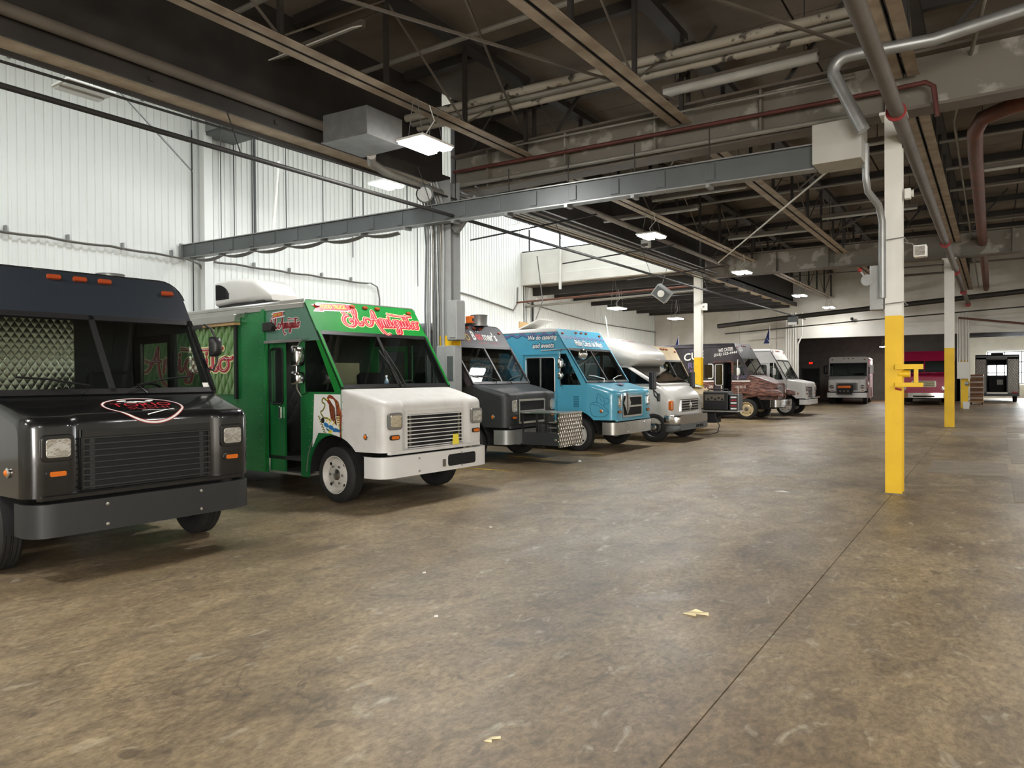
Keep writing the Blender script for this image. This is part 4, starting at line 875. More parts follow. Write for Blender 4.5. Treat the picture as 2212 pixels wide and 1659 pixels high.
    if P['grille'] == 'slats':
        z0, z1 = zb+.03, zb+.47
        gr = gp.plate([(-gw, z0), (gw, z0), (gw, z1), (-gw, z1)], .0, .006).build('grille', 'black_matte', root)
        for (a, b, c, d) in ((-gw, gw, z1, z1+.06), (-gw-.01, -gw+.02, z0, z1), (gw-.02, gw+.01, z0, z1)): gp.plate([(a, c), (b, c), (b, d), (a, d)], 0, .02).build('grille_frame', P.get('gframe', hoodm), gr)
        for s in (-1, 1): gp.plate([(s*gw*.86-.02, z0), (s*gw*.86+.02, z0), (s*gw*.86+.02, z1), (s*gw*.86-.02, z1)], .004, .006).build('grille_post', P.get('post', 'steel_mid'), gr)
        n = 9
        for i in range(n):
            z = z0+.02+(z1-z0-.03)*i/(n-1); gp.plate([(-gw, z-.006), (gw, z-.006), (gw, z+.006), (-gw, z+.006)], .014, .014).build('slat', P['slat'], gr)
    elif P['grille'] == 'dual':
        z0, z1 = zb+.06, zb+.50
        gr = gp.plate([(-gw, z0), (gw, z0), (gw, z1), (-gw, z1)], .0, .006).build('grille', 'black_matte', root)
        for z in (z0-.02, z0+.20, z1-.02): gp.plate([(-gw, z), (gw, z), (gw, z+.045), (-gw, z+.045)], .004, .02).build('chrome_bar', 'steel_bright', gr, bevel=.006)
        for s in (-1, 1): gp.plate([(s*gw-.02, z0), (s*gw+.02, z0), (s*gw+.02, z1), (s*gw-.02, z1)], .004, .02).build('chrome_bar', 'steel_bright', gr)
    elif P['grille'] == 'panel':
        gr = gp.plate(rrect(0, zb+.30, 2*gw, .42, .05, 3), 0, .02).build('grille', P.get('gframe', hoodm), root, bevel=.01)
    # lamps
    lp = Plane((xf+.002, 0, 0), (0, 1, 0), (0, 0, 1))
    for s in (-1, 1):
        yy, z, lw, lh = s*P['lampy'], P['lampz'], P['lampw'], P['lamph']
        if P['roundlamp']:
            h_ = MB().lathe([(.0, 0), (.11, 0), (.115, .02), (.10, .03)], (xf, yy, z), (1, 0, 0), 20).build('headlight', 'chrome', root, smooth=40); MB().lathe([(.095, 0), (.08, .02), (0, .03)], (xf+.02, yy, z), (1, 0, 0), 20).build('lens', 'lamp_lens', h_, smooth=60)
        else:
            h_ = lp.plate(rrect(yy, z, lw, lh, .045, 4), 0, .028).build('headlight', P['bezel'], root, bevel=.008)
            lp.plate(rrect(yy, z, lw*.74, lh*.70, .025, 3), .028, .008).build('lens', 'lamp_lens', h_, bevel=.006)
        sg = lp.plate(rrect(yy, z-lh/2-.10, .17, .065, .03, 3), 0, .016).build('turn_signal', P.get('sigbezel', 'black_plastic'), root)
        lp.plate(rrect(yy, z-lh/2-.10, .12, .04, .012, 3), .016, .01).build('amber_lens', 'amber', sg)
        sl = MB().lathe([(.0, 0), (.042, 0), (.042, .012), (.03, .02), (0, .022)], (xf-.30, s*(hw(xf-.30)), zb+.20), (0, s, 0), 14).build('side_marker', 'chrome', root, smooth=50)
        MB().lathe([(.028, .02), (.02, .03), (0, .032)], (xf-.30, s*(hw(xf-.30)), zb+.20), (0, s, 0), 12).build('amber_lens', 'amber', sl, smooth=50)
    # bumper: bent channel
    xb = xf+P['bx']; bw = P['bw']; b0, b1 = P['bz']
    out = [(xb-.34, -bw), (xb-.16, -bw), (xb-.07, -bw+.035), (xb-.02, -bw+.10), (xb, -bw+.22), (xb+.01, 0)]; out = out+[(a, -b) for a, b in reversed(out[:-1])]
    inn = [(a-.025 if abs(b) < bw-.05 else a, b*(bw-.025)/bw) for a, b in out]
    bm = MB(); n = len(out)
    bm.grid([[(a, b, b0) for a, b in out], [(a, b, b1) for a, b in out], [(a-.06, b*.97, b1) for a, b in out]]); bm.grid([[(a, b, b0) for a, b in inn], [(a, b, b1) for a, b in inn]]); bm.grid([[(a, b, b0) for a, b in out], [(a, b, b0) for a, b in inn]])
    for e in (0, -1): bm.poly([(out[e][0], out[e][1], b0), (out[e][0], out[e][1], b1), (inn[e][0], inn[e][1], b1), (inn[e][0], inn[e][1], b0)])
    bp_ = bm.build('bumper', P['bumper'], root, smooth=35)
    for s in (-1, 1):
        for z in (b0+.05, b1-.05): MB().lathe([(.016, 0), (.014, .012), (0, .015)], (xb+.008, s*.42, z), (1, 0, 0), 10).build('bolt', 'steel_bright', bp_)
        MB().box(.5, xb-.03, s*.42-.04, s*.42+.04, b0+.05, b1-.02).build('bumper_bracket', 'black_matte', root)
    # cab interior
    MB().box(dx0-.15, dx0-.11, -w+.04, w-.04, .55, H-.06).build('bulkhead', P['bulk'], root)
    MB().box(dx0-.15, -ar-.03, -w+.05, w-.05, .50, .55).build('cab_floor', 'interior_dark', root); MB().box(-ar-.03, xw-.03, -w+.42, w-.42, .50, .95).build('engine_tunnel', 'interior_dark', root, bevel=.04)
    MB().prism([(xw-.02, -w+.06, 1.47), (-.18, -w+.06, 1.42), (-.22, -w+.06, 1.15), (xw-.1, -w+.06, .9)], (0, 2*w-.12, 0)).build('dashboard', 'interior_dark', root, bevel=.02)
    if P['seat']:
        st = MB().box(-.95, -.45, .26, .74, .88, 1.02).build('driver_seat', 'seat_dark', root, bevel=.04)
        MB().prism([(-.98, .26, .95), (-.88, .26, .95), (-.98, .26, 1.75), (-1.08, .26, 1.70)], (0, .48, 0)).build('backrest', 'seat_dark', st, bevel=.03)
        sw = MB().tube([V((-.34, .5, 1.42))+V((.35*math.cos(a)*.55, math.sin(a)*.22, math.cos(a)*.19)) for a in [2*math.pi*k/20 for k in range(21)]], .014, 6).build('steering_wheel', 'black_plastic', root, smooth=60)
        MB().bar((-.34, .29, 1.42), (-.34, .71, 1.42), .03, .02).build('spoke', 'black_plastic', sw); MB().cyl((-.34, .5, 1.42), (-.1, .5, 1.2), .02, 8).build('column', 'black_plastic', sw)
    root['P'] = 0; del root['P']
    return root, P, pl, vz, A

def mirror(root, x, y, z0, z1, s=-1, m='chrome', heads=((.22, .20), (.12, .14)), out=.26):
    yy = y+s*out
    a = MB().tube([(x, y, z1), (x+.03, y+s*out*.6, z1-.04), (x+.05, yy, z1-.16), (x+.06, yy, z0+.10), (x+.04, y+s*out*.7, z0), (x-.02, y, z0+.04)], .013, 8).build('mirror_arm', m, root, smooth=60)
    zz = z0+.15
    for i, (h, wd) in enumerate(reversed(heads)):
        MB().loft([[(x+.03, *p) for p in rrect(yy-s*.02, zz+h/2, wd, h, .03, 3)], [(x+.10, *p) for p in rrect(yy-s*.02, zz+h/2, wd*.9, h*.9, .04, 3)], [(x+.13, *p) for p in rrect(yy-s*.02, zz+h/2, wd*.5, h*.5, .03, 3)]]).build('mirror_head', m, a, smooth=50, bevel=0)
        zz += h+.06

# ---- black truck, nearest
bk, P, pl, vz, A = stepvan('step_van', 'glossy black sushi step van, nearest and cut by the left edge', 'truck', (-7.2, 3.60), -3.0, lampy=.775, post='satin_black', body='black_gloss', roof='black_gloss', header='black_header_haze', pillar='black_gloss', bumper='satin_black', rc=.20, slat='satin_black', gframe='black_gloss', bezel='black_gloss', bulk='interior_dark', marker_shape='box', sigbezel='black_gloss', rim='satin_black', hwf=1.0, xr=-6.0, bw=.99)
# oval emblem on the hood
hp = Curved(P['prof'], .06, .83)
MB().box(-1.585, -1.57, -1.0, .35, .6, 2.62).build('quilted_panel', 'quilt_steel', bk); MB().box(-1.57, -.75, -1.012, -1.0, .6, 1.46).build('quilted_panel', 'quilt_steel', bk)
def oval(a, b, n=40, ph=0): return [(a*math.cos(2*math.pi*k/n+ph), b*math.sin(2*math.pi*k/n+ph)) for k in range(n)]
ring = [[(a*(1+.10*b/.24), b) for a, b in oval(.345, .265, 20)+oval(.345, .265, 20)[:1]]]
hb_ = hp.strokes(ring, .030, .003, False).build('emblem', 'red_dark_print', bk); hp.strokes(ring, .016, .005, False).build('emblem_ring', 'white_print', hb_)
lettering('TOKIO', [('red_print', 0.0)], hb_, hp, (-.27, .01, .27, .115), off=.005, shear=0); lettering('SUSHI', [('red_dark_print', 0.0)], hb_, hp, (-.17, -.08, .20, -.01), off=.005)
hp.strokes([[(-.08, -.12), (.05, -.12), (.22, -.12)], [(-.06, -.19), (.08, -.15), (.22, -.10)]], .012, .005, False).build('chopsticks', 'white_print', hb_)
lf = hp.strokes([[(-.12, .15), (-.02, .18), (.12, .15)]], .008, .005)
for (cx, cy, a) in ((-.13, .185, .3), (.02, .145, -.5), (.12, .175, .4), (-.06, .14, -.2)): hp.plate([(cx+.05*math.cos(t)*math.cos(a)-.02*math.sin(t)*math.sin(a), cy+.05*math.cos(t)*math.sin(a)+.02*math.sin(t)*math.cos(a)) for t in [2*math.pi*k/12 for k in range(12)]], .006, .001, lf)
lf.build('leaf_sprig', 'white_print', hb_)
pl.plate([(.93, .03), (1.0, .03), (1.0, .10), (.93, .10)], .0, .002).build('inspection_sticker', 'paper_white', bk)
mirror(bk, -.05, 1.05, 1.75, 2.25, 1, 'black_plastic', ((.22, .12),), .12)
MB().lathe([(.14, 0), (.15, .16), (.16, .18), (0, .18)], (-1.67, .80, 2.74), (0, 0, 1), 20).build('roof_vent', 'galv', bk, smooth=40)
MB().box(-.3, .08, -.2, .7, 1.47, 1.50).build('red_cloth', 'red_dark_print', bk, bevel=.01)
bq = MB().prism([(xx, 1.0, zz) for xx, zz in ((-.2, 2.2), (.0, 2.2), (.0, 2.24), (-.2, 2.24))], (0, .01, 0)).build('visor', 'interior_dark', bk)

# ---- green truck
gn, P, pl, vz, A = stepvan('step_van', 'green and white Mexican food step van with open side door', 'truck', (-7.2, 7.6), -3.4, body='green_dark', header='green', roof='aluminium', hood='hood_white', bumper='white_truck', rail='aluminium', door='open', fender='green_dark', overdoor='green_grey', slat='white_truck', pillar='green', bulk='quilt_dark', wipers='centre', sigbezel='black_plastic', xr=-6.2, mk=-.02)
W = 1.05
# painted script lettering
EL = [[(1.45, 1.7), (1.15, 2.05), (.72, 1.95), (.62, 1.52), (.95, 1.2), (1.2, 1.18), (.75, 1.05), (.35, .6), (.42, .05), (.95, -.2), (1.45, .05), (1.62, .45), (1.4, .7), (1.15, .45)],
      [(1.62, .45), (2.05, 1.25), (2.22, 1.95), (2.02, 2.1), (1.9, 1.6), (1.95, .6), (2.12, .05), (2.4, .1), (2.55, .4)]]
AM = [[(3.55, .85), (3.15, .95), (2.95, .5), (3.2, .05), (3.65, .25), (4.15, 1.1), (4.5, 2.0)], [(4.5, 2.0), (4.48, 1.2), (4.55, .3), (4.8, -.6), (5.2, -1.05), (5.6, -.95)], [(3.75, .8), (4.3, .9), (4.75, .85)]]
def hump(x, w_=.34): return [(x, .0), (x+.05, .55), (x+.12, .92), (x+.3, .95), (x+w_, .6), (x+w_, .05)]
AM += [hump(4.95), hump(5.3), hump(5.62, .3)+[(6.05, .1), (6.18, .35)], [(6.3, .95), (6.3, .25), (6.42, .02), (6.6, .25)], [(7.3, .85), (7.0, .95), (6.75, .5), (6.95, .05), (7.25, .3), (7.32, .95)], [(7.32, .95), (7.3, -.2), (7.1, -.75), (6.75, -.7), (6.95, -.3), (7.5, .15)], [(7.55, .95), (7.55, .3), (7.72, .02), (7.95, .3), (7.98, .95)], [(7.98, .95), (8.0, .2), (8.15, .05), (8.28, .3)],
       [(8.4, .95), (8.4, .25), (8.52, .02), (8.7, .25)], [(8.9, 1.75), (8.86, .9), (8.9, .2), (9.1, .05), (9.25, .3)], [(9.75, .95), (9.42, .75), (9.42, .2), (9.72, .02), (9.98, .35), (9.92, .8), (9.75, .95), (10.1, .85), (10.3, .95)], [(6.45, 1.75), (7.6, 1.62), (8.9, 1.62), (9.6, 1.65)], [(6.28, 1.3), (6.36, 1.32)], [(8.38, 1.3), (8.46, 1.32)]]
def script(strokes, plane, box, parent, lw, mats=('cream_print', 'red_print', 'white_print'), off=.006, tilt=0):
    xs_ = [p[0] for s in strokes for p in s]; ys_ = [p[1] for s in strokes for p in s]; x0, x1, y0, y1 = min(xs_), max(xs_), min(ys_), max(ys_); a0, b0, a1, b1 = box
    mf = lambda x, y: (a0+(x-x0)/(x1-x0)*(a1-a0), b0+(y-y0)/(y1-y0)*(b1-b0)+(x-x0)/(x1-x0)*tilt)
    pen = .5; g1 = lw*.60; g2 = lw*.24
    o = plane.strokes(strokes, lw, off, True, None, mf, pen, g1).build('script_outline', mats[0], parent)
    if len(mats) > 3: plane.strokes(strokes, lw, off+.0015, True, None, mf, pen, g2).build('script_outline', mats[3], parent)
    o2 = plane.strokes(strokes, lw, off+.003, True, None, mf, pen).build('script_lettering', mats[1], parent)
    if mats[2]: plane.strokes(strokes, lw*.09, off+.0045, False, None, lambda x, y: (mf(x, y)[0]-lw*.16, mf(x, y)[1]+lw*.05), 0).build('script_highlight', mats[2], parent)
    return o2
script(EL+AM, pl, (-.50, vz(2.285), 1.0, vz(2.66)), gn, .058, ('cream_print', 'red_print', 'white_print', 'red_dark_print'), off=.007)
def banner(plane, cx, cy, w_, h_, parent, tilt=.06):
    pts = [(-.5, -.5), (.5, -.5), (.5, .5), (-.5, .5)]
    for (g, m, o) in ((.014, 'white_print', .010), (0, 'red_print', .012)):
        for (q0, q1, yo) in ((-.70, -.40, -.18), (.40, .70, .05)):
            sgn = -1 if q0 < 0 else 1; x0, x1 = cx+q0*w_, cx+q1*w_; yy = cy+yo*h_+tilt*q0*w_
            pp = [(x0-g, yy-h_*.42-g), (x1+g, yy-h_*.42-g), (x1+g, yy+h_*.42+g), (x0-g, yy+h_*.42+g), (x0+.05 if sgn < 0 else x0, yy)] if sgn < 0 else [(x0-g, yy-h_*.42-g), (x1+g, yy-h_*.42-g), (x1-.05, yy), (x1+g, yy+h_*.42+g), (x0-g, yy+h_*.42+g)]
            plane.plate(pp, o-.002, .001).build('banner_tail', m, parent)
        plane.plate([(cx-w_/2-g, cy-h_/2-g-tilt*w_/2), (cx+w_/2+g, cy-h_/2-g+tilt*w_/2), (cx+w_/2+g, cy+h_/2+g+tilt*w_/2), (cx-w_/2-g, cy+h_/2+g-tilt*w_/2)], o, .001).build('banner', m, parent)
    lettering('FOOD TRUCK', [('red_dark_print', .03), ('yellow_print', .0)], parent, plane, (cx-w_*.44, cy-h_*.30-tilt*w_*.44, cx+w_*.44, cy+h_*.30-tilt*w_*.44), off=.0145, tilt=tilt, base_bold=.02)
banner(pl, -.60, vz(2.655), .52, .115, gn, .05)
sp_ = Plane((0, -W, 0), (1, 0, 0), (0, 0, 1))
script(EL+AM, sp_, (-1.36, 2.28, -.68, 2.52), gn, .028, ('white_print', 'red_dark_print', None), off=.003); banner(sp_, -1.18, 2.56, .22, .06, gn, .05)
script(AM, sp_, (-5.2, 1.55, -2.32, 2.2), gn, .085, ('cream_print', 'red_print', 'white_print'), off=.016)
# serving hatch, quilted printed panel and awning rail
sv = sp_.plate([(-5.9, 1.42), (-2.26, 1.42), (-2.26, 2.46), (-5.9, 2.46)], .002, .010).build('serving_panel', 'quilt_print', gn)
MB().box(-5.9, -2.12, -W-.12, -W, 2.50, 2.62).build('awning_rail', 'aluminium', gn, bevel=.01); MB().box(-5.9, -2.14, -W-.10, -W, 2.46, 2.50).build('awning_rail', 'wood_tan', gn)
MB().box(-2.26, -2.20, -W-.04, -W, 1.35, 2.48).build('hatch_post', 'black_plastic', gn); MB().box(-1.56, -1.49, -W-.03, -W, .3, 2.66).build('corner_post', 'green_dark', gn)
MB().tube([(-2.2, -W-.05, 2.5), (-1.95, -W-.03, 2.64)], .008, 6).build('stay_wire', 'cable', gn)
sp_.plate([(-1.46, 2.33), (-1.25, 2.33), (-1.22, 2.40), (-1.30, 2.46), (-1.46, 2.46)], .01, .07).build('side_lamp', 'black_plastic', gn, bevel=.01)
# fender emblem: eagle with snake on a cactus
fm = sp_.plate([(-.43, .72), (-.30, .92), (-.05, .92), (.14, .88), (.165, .95), (.165, 1.44), (-.38, 1.44)], .002, .003).build('fender_emblem', 'white_print', gn)
def blob(cx, cy, a, b, rot_, m, off=.006, n=14):
    sp_.plate([(cx+a*math.cos(t)*math.cos(rot_)-b*math.sin(t)*math.sin(rot_), cy+a*math.cos(t)*math.sin(rot_)+b*math.sin(t)*math.cos(rot_)) for t in [2*math.pi*k/n for k in range(n)]], off, .001).build('emblem_shape', m, fm)
rb_ = mk('feather_print', rgb(140, 62, 34), 0.5); mk('feather_dark_print', rgb(84, 38, 26), 0.5)
for i in range(7):      # wing feathers fanning back and down
    x = .02+.02*i; sp_.strokes([[(x-.03, 1.41-.012*i), (x+.03, 1.37-.03*i), (min(.155, x+.06), 1.26-.05*i), (min(.16, x+.05), 1.16-.045*i)]], .030, .005+.0006*(i % 3), True).build('feather', ('feather_print', 'feather_dark_print', 'brown_print')[i % 3], fm)
for i in range(6): sp_.strokes([[(-.06+.02*i, 1.36-.02*i), (-.05+.02*i, 1.24-.02*i), (-.02+.02*i, 1.12-.015*i)]], .026, .0075+.0004*i, True).build('feather', ('brown_print', 'feather_dark_print')[i % 2], fm)
sp_.strokes([[(.0, 1.40), (-.06, 1.41), (-.09, 1.37), (-.07, 1.33)]], .045, .0085, True).build('eagle_head', 'feather_print', fm); sp_.strokes([[(-.09, 1.375), (-.125, 1.36)]], .016, .009, True).build('eagle_beak', 'yellow_print', fm)
sp_.strokes([[(-.12, 1.36), (-.18, 1.39), (-.21, 1.34), (-.15, 1.30), (-.19, 1.23), (-.24, 1.20), (-.18, 1.13), (-.10, 1.12), (-.03, 1.09)]], .022, .0092).build('snake', 'olive_print', fm)
for (x, y_) in ((-.03, 1.08), (.04, 1.06), (-.08, 1.10)): sp_.strokes([[(x, y_+.03), (x-.01, y_), (x-.04, y_-.02)]], .014, .0095).build('claw', 'yellow_print', fm)
for (cx, cy, a, b, r_, m) in ((-.13, 1.03, .055, .03, -.35, 'blue_print'), (-.03, 1.0, .055, .03, -.2, 'blue_print'), (.06, .97, .06, .028, .1, 'blue_print'), (-.20, 1.09, .035, .04, .2, 'black_plastic'), (-.05, .945, .05, .02, 0, 'yellow_print'), (-.09, .965, .05, .012, -.4, 'teal_line'), (.12, .96, .035, .02, 0, 'blue_print')): blob(cx, cy, a, b, r_, m, .007)
for i in range(7): blob(-.29+.018*i, 1.14-.033*i, .018, .009, .9, 'olive_print', .006, 8); blob(-.265+.018*i, 1.13-.033*i, .018, .009, -.4, 'olive_print', .006, 8)
for i in range(6): sp_.plate([(.09, 1.14-.03*i), (.15, 1.14-.03*i), (.15, 1.153-.03*i), (.09, 1.153-.03*i)], .0115, .001).build('tail_band', 'cream_print', fm)
def rivets(plane, pts, parent, m='aluminium'):
    mb = MB()
    for (u, v) in pts: mb.lathe([(.008, 0), (.006, .004), (0, .005)], plane.at(u, v, .001), plane.n, 6, (False, False))
    mb.build('rivet_strip', m, parent)
rivets(sp_, [(-1.45+.075*i, 2.23) for i in range(13)]+[(-1.45+.075*i, 2.60) for i in range(12)], gn); rivets(sp_, [(-2.0, .4+.12*i) for i in range(18)]+[(-1.62, .4+.12*i) for i in range(18)], gn); rivets(sp_, [(-2.2+.08*i, 2.60) for i in range(8)], gn)
rivets(sp_, [(.20, .98+.09*i) for i in range(6)]+[(-.56+.015*i, .45+.09*i) for i in range(11)], gn)
sp_.strokes([[(-.56, .38), (-.52, .62), (-.40, .86), (-.30, 1.02)]], .02, .004, False).build('edge_strip', 'aluminium', gn)
mirror(gn, -.50, -W, 1.42, 2.20, -1, 'chrome', ((.28, .17), (.18, .17)), .24)
# step well inside the door
MB().box(-1.46, -.62, -W+.03, -.35, .30, .33).build('step', 'aluminium', gn); MB().box(-1.3, -.66, -.35, -.3, .3, .62).build('step_riser', 'interior_grey', gn); MB().box(-.95, -.62, -W+.2, -.4, .33, .52).build('step_box', 'interior_grey', gn, bevel=.01)
# bumper slot, tow details
xb = P['xf']+P['bx']+.012
bpl = Plane((xb, 0, 0), (0, 1, 0), (0, 0, 1)); sl = bpl.plate(rrect(.42, .515, .58, .16, .04, 4), -.004, .008).build('bumper_slot', 'black_matte', gn); bpl.plate(rrect(.42, .515, .60, .18, .05, 4), -.006, .006).build('slot_rim', 'white_truck', gn)
bpl.plate(rrect(.05, .49, .05, .10, .005, 2), 0, .012).build('hook', 'steel_mid', gn); gg = Plane((P['xf']-.02, 0, 0), (0, 1, 0), (0, 0, 1)); gg.plate([(.32, .70), (.46, .70), (.44, .86), (.34, .86)], .0, .008).build('yellow_tag', 'yellow_print', gn)
# roof air conditioner
ac = thing('air_conditioner', 'cream rooftop air conditioner on the green truck', 'air conditioner', (-10.45, 7.78, 2.74), R(-3.4))
MB().loft([[(-.75, *p) for p in rrect(0, .38, .66, .36, .05, 3)], [(-.73, *p) for p in rrect(0, .38, .70, .42, .05, 3)], [(-.2, *p) for p in rrect(0, .40, .72, .42, .07, 3)], [(.35, *p) for p in rrect(0, .37, .70, .38, .09, 3)], [(.62, *p) for p in rrect(0, .31, .62, .26, .09, 3)], [(.76, *p) for p in rrect(0, .24, .50, .10, .04, 3)]]).build('shroud', 'camper_white', ac, smooth=40)
MB().box(-.72, .6, -.3, .3, 0, .2).build('base', 'interior_dark', ac)
for i in range(12):
    h = .22*math.sqrt(max(0.02, 1-(i/12)**2)); MB().box(-.70+i*.035, -.685+i*.035, -.368, -.34, .27, .27+h*1.2).build('vent_slot', 'black_matte', ac)
wb = thing('water_bottle', 'small clear water bottle on the dashboard of the green truck', 'bottle', (-7.12, 7.42, 1.47)); MB().lathe([(.03, 0), (.033, .02), (.033, .12), (.028, .15), (.013, .18), (.013, .2), (0, .2)], (0, 0, 0), (0, 0, 1), 14).build('bottle_body', 'water', wb, smooth=40); MB().lathe([(.034, .05), (.034, .11)], (0, 0, 0), (0, 0, 1), 14).build('wrapper', 'blue_print', wb); MB().lathe([(.015, .2), (.015, .22), (0, .22)], (0, 0, 0), (0, 0, 1), 10).build('bottle_cap', 'white_print', wb)
pst = MB().box(-1.56, -1.555, .25, .75, 1.25, 1.9).build('menu_poster', 'paper', gn)

# ---- dark grey truck
bo, P, pl, vz, A = stepvan('step_van', 'matte dark grey step van with a steel rack on its front bumper', 'truck', (-8.5, 12.05), 1.2, body='satin_black', header='charcoal', roof='satin_black', hood='satin_black', bumper='galv', rc=.17, grille='dual', bezel='chrome', lampw=.18, lamph=.24, lampy=.73, hwf=.95, bulk='interior_dark', bw=1.0, podw=.57)
lettering('B', [('white_print', 0)], bo, pl, (-.22, vz(2.42), -.10, vz(2.61)), off=.01, base_bold=.03); lettering('oo', [('red_print', 0)], bo, pl, (-.08, vz(2.42), .14, vz(2.56)), off=.01, base_bold=.06); lettering("mer's", [('white_print', 0)], bo, pl, (.16, vz(2.42), .68, vz(2.61)), off=.01, base_bold=.03)
pl.strokes([[(-.06+.05*i, vz(2.345)), (-.05+.05*i+.008*(i % 3), vz(2.385))] for i in range(15) if i not in (6, 8)], .018, .01, False).build('worn_lettering', 'red_dark_print', bo); pl.plate([(.0, vz(2.60)), (.03, vz(2.60)), (.03, vz(2.62)), (.0, vz(2.62))], .01, .002).build('letter_dot', 'white_print', bo); pl.plate([(.08, vz(2.60)), (.11, vz(2.60)), (.11, vz(2.62)), (.08, vz(2.62))], .01, .002).build('letter_dot', 'white_print', bo); pl.strokes([[(-.40+.10*math.cos(a), vz(2.47)+.11*math.sin(a)) for a in [2*math.pi*k/12 for k in range(13)]]], .02, .008).build('flame_ring', 'red_dark_print', bo); pl.strokes([[(-.40+.055*math.cos(a), vz(2.47)+(.065+.012*(k % 2))*math.sin(a)) for k, a in enumerate([2*math.pi*k/10 for k in range(11)])]], .016, .010).build('flame_ring', 'yellow_print', bo)
rk = thing('front_rack', 'stainless steel rack with a diamond plate end on the dark grey truck', 'rack', (-6.72, 12.0, 0), R(1.2))
MB().box(-.85, 0, -.44, .48, .955, .975).build('rack_top', 'steel_bright', rk); MB().box(-.03, 0, -.44, .48, .33, .955).build('end_plate', 'diamond_plate', rk)
for (x, y) in ((-.82, -.42), (-.30, -.42), (-.5, -.42), (-.82, .46), (-.05, -.42)): MB().box(x-.015, x+.015, y-.015, y+.015, .36, .955).build('upright', 'black_plastic', rk)
MB().box(-.85, -.03, -.44, .46, .36, .39).build('rack_floor', 'black_matte', rk); MB().box(-.85, -.03, -.445, -.435, .36, .60).build('mesh_panel', 'satin_black', rk)
for z in (.47, .82): MB().lathe([(.028, 0), (.028, .02), (0, .03)], (-.07, -.44, z), (0, -1, 0), 10).build('latch', 'chrome', rk)
MB().box(-.6, -.25, -.3, .2, .39, .75).build('generator_body', 'interior_dark', rk, bevel=.03)
for i in range(4): MB().box(-.28, -.05, -.36, .3, .48+.1*i, .50+.1*i).build('shelf_bar', 'aluminium', rk)
bx_ = Plane((P['xf']+P['bx']+.012, 0, 0), (0, 1, 0), (0, 0, 1)); bx_.plate([(-.42, .50), (-.30, .50), (-.30, .58), (-.42, .58)], 0, .003).build('sticker', 'red_dark_print', bo)
bc = thing('beacon', 'orange beacon light on the roof of the dark grey truck', 'beacon', (-9.0, 11.85, 2.74)); MB().box(-.09, .09, -.06, .06, 0, .03).build('base', 'black_plastic', bc); MB().box(-.08, .08, -.05, .05, .03, .18).build('housing', 'orange_plastic', bc, bevel=.015); MB().box(-.03, .085, -.03, .03, .07, .13).build('lens', 'black_plastic', bc)
rv = thing('roof_fan', 'short galvanised exhaust stack on the roof of the dark grey truck', 'vent', (-9.1, 12.3, 2.74)); MB().lathe([(.17, 0), (.18, .22), (.19, .235), (.17, .235)], (0, 0, 0), (0, 0, 1), 24).build('stack', 'galv', rv, smooth=40); MB().lathe([(.2, 0), (.2, .02)], (0, 0, 0), (0, 0, 1), 24).build('flange', 'galv', rv)
cr_ = thing('milk_crate', 'grey plastic crate on the passenger side of the dark grey truck', 'crate', (-8.55, 11.3, 1.42))
for (a, b, c, d, e, f) in ((-.16, .16, -.16, -.14, 0, .05), (-.16, .16, .14, .16, 0, .26), (-.16, -.14, -.16, .16, 0, .26), (.14, .16, -.16, .16, 0, .26), (-.16, .16, -.16, -.14, .20, .26)): MB().box(a, b, c, d, e, f).build('crate_wall', 'interior_grey', cr_)
for i in range(5): MB().box(-.14+i*.065, -.115+i*.065, -.16, -.14, .05, .20).build('crate_bar', 'interior_grey', cr_)

# ---- blue truck
bl, P, pl, vz, A = stepvan('step_van', 'bright blue step van advertising catering and events', 'truck', (-7.68, 15.05), -1.0, body='blue_truck', roof='white_truck', bumper='aluminium', rc=.07, xw=.26, xt=-.52, grille='dual', bezel='chrome', lampw=.13, lamph=.25, lampy=.74, hwf=.95, podw=.57, seal='aluminium', sliding=True, wiperm='white_print', dx0=-1.40, dx1=-.46, bw=.98, bx=.05, sideglass='window_tint')
sp_ = Plane((0, -1.05, 0), (1, 0, 0), (0, 0, 1))
lettering('We do catering', [('navy_print', .09), ('white_print', 0)], bl, sp_, (-1.26, 2.47, -.48, 2.61), off=.004, shear=.25, base_bold=.03); lettering('and events', [('navy_print', .09), ('white_print', 0)], bl, sp_, (-1.14, 2.31, -.56, 2.43), off=.004, shear=.25, base_bold=.03)
def wave(plane, u0, u1, v, m, parent, amp=.03, per=.26, wd=.018, off=.003):
    n = int((u1-u0)/.05); plane.strokes([[(u0+(u1-u0)*k/n, v+amp*math.sin(2*math.pi*(u0+(u1-u0)*k/n)/per)) for k in range(n+1)]], wd, off, False).build('wave_stripe', m, parent)
for (v, m) in ((2.585, 'navy_print'), (2.61, 'lilac_print'), (2.63, 'purple_print')): wave(sp_, -4.4, -.52, v, m, bl, .028, .30, .016, .0025)
for (v, m) in ((vz(2.52), 'navy_print'), (vz(2.54), 'lilac_print'), (vz(2.565), 'purple_print')): wave(pl, -1.02, 1.0, v, m, bl, .022, .2, .016, .006)
lettering('Philly Cinco de Mayo', [('navy_print', .07), ('white_print', 0)], bl, pl, (-.55, vz(2.31), .76, vz(2.50)), off=.010, shear=.3, base_bold=.03)
for i, (t, z) in enumerate((('Philly', 2.02), ('Cinco', 1.76), ('de Mayo', 1.50))): lettering(t, [('navy_print', .05), ('white_print', 0)], bl, sp_, (-2.95, z, -2.0+.05*i, z+.26), off=.004, shear=.3, base_bold=.01)
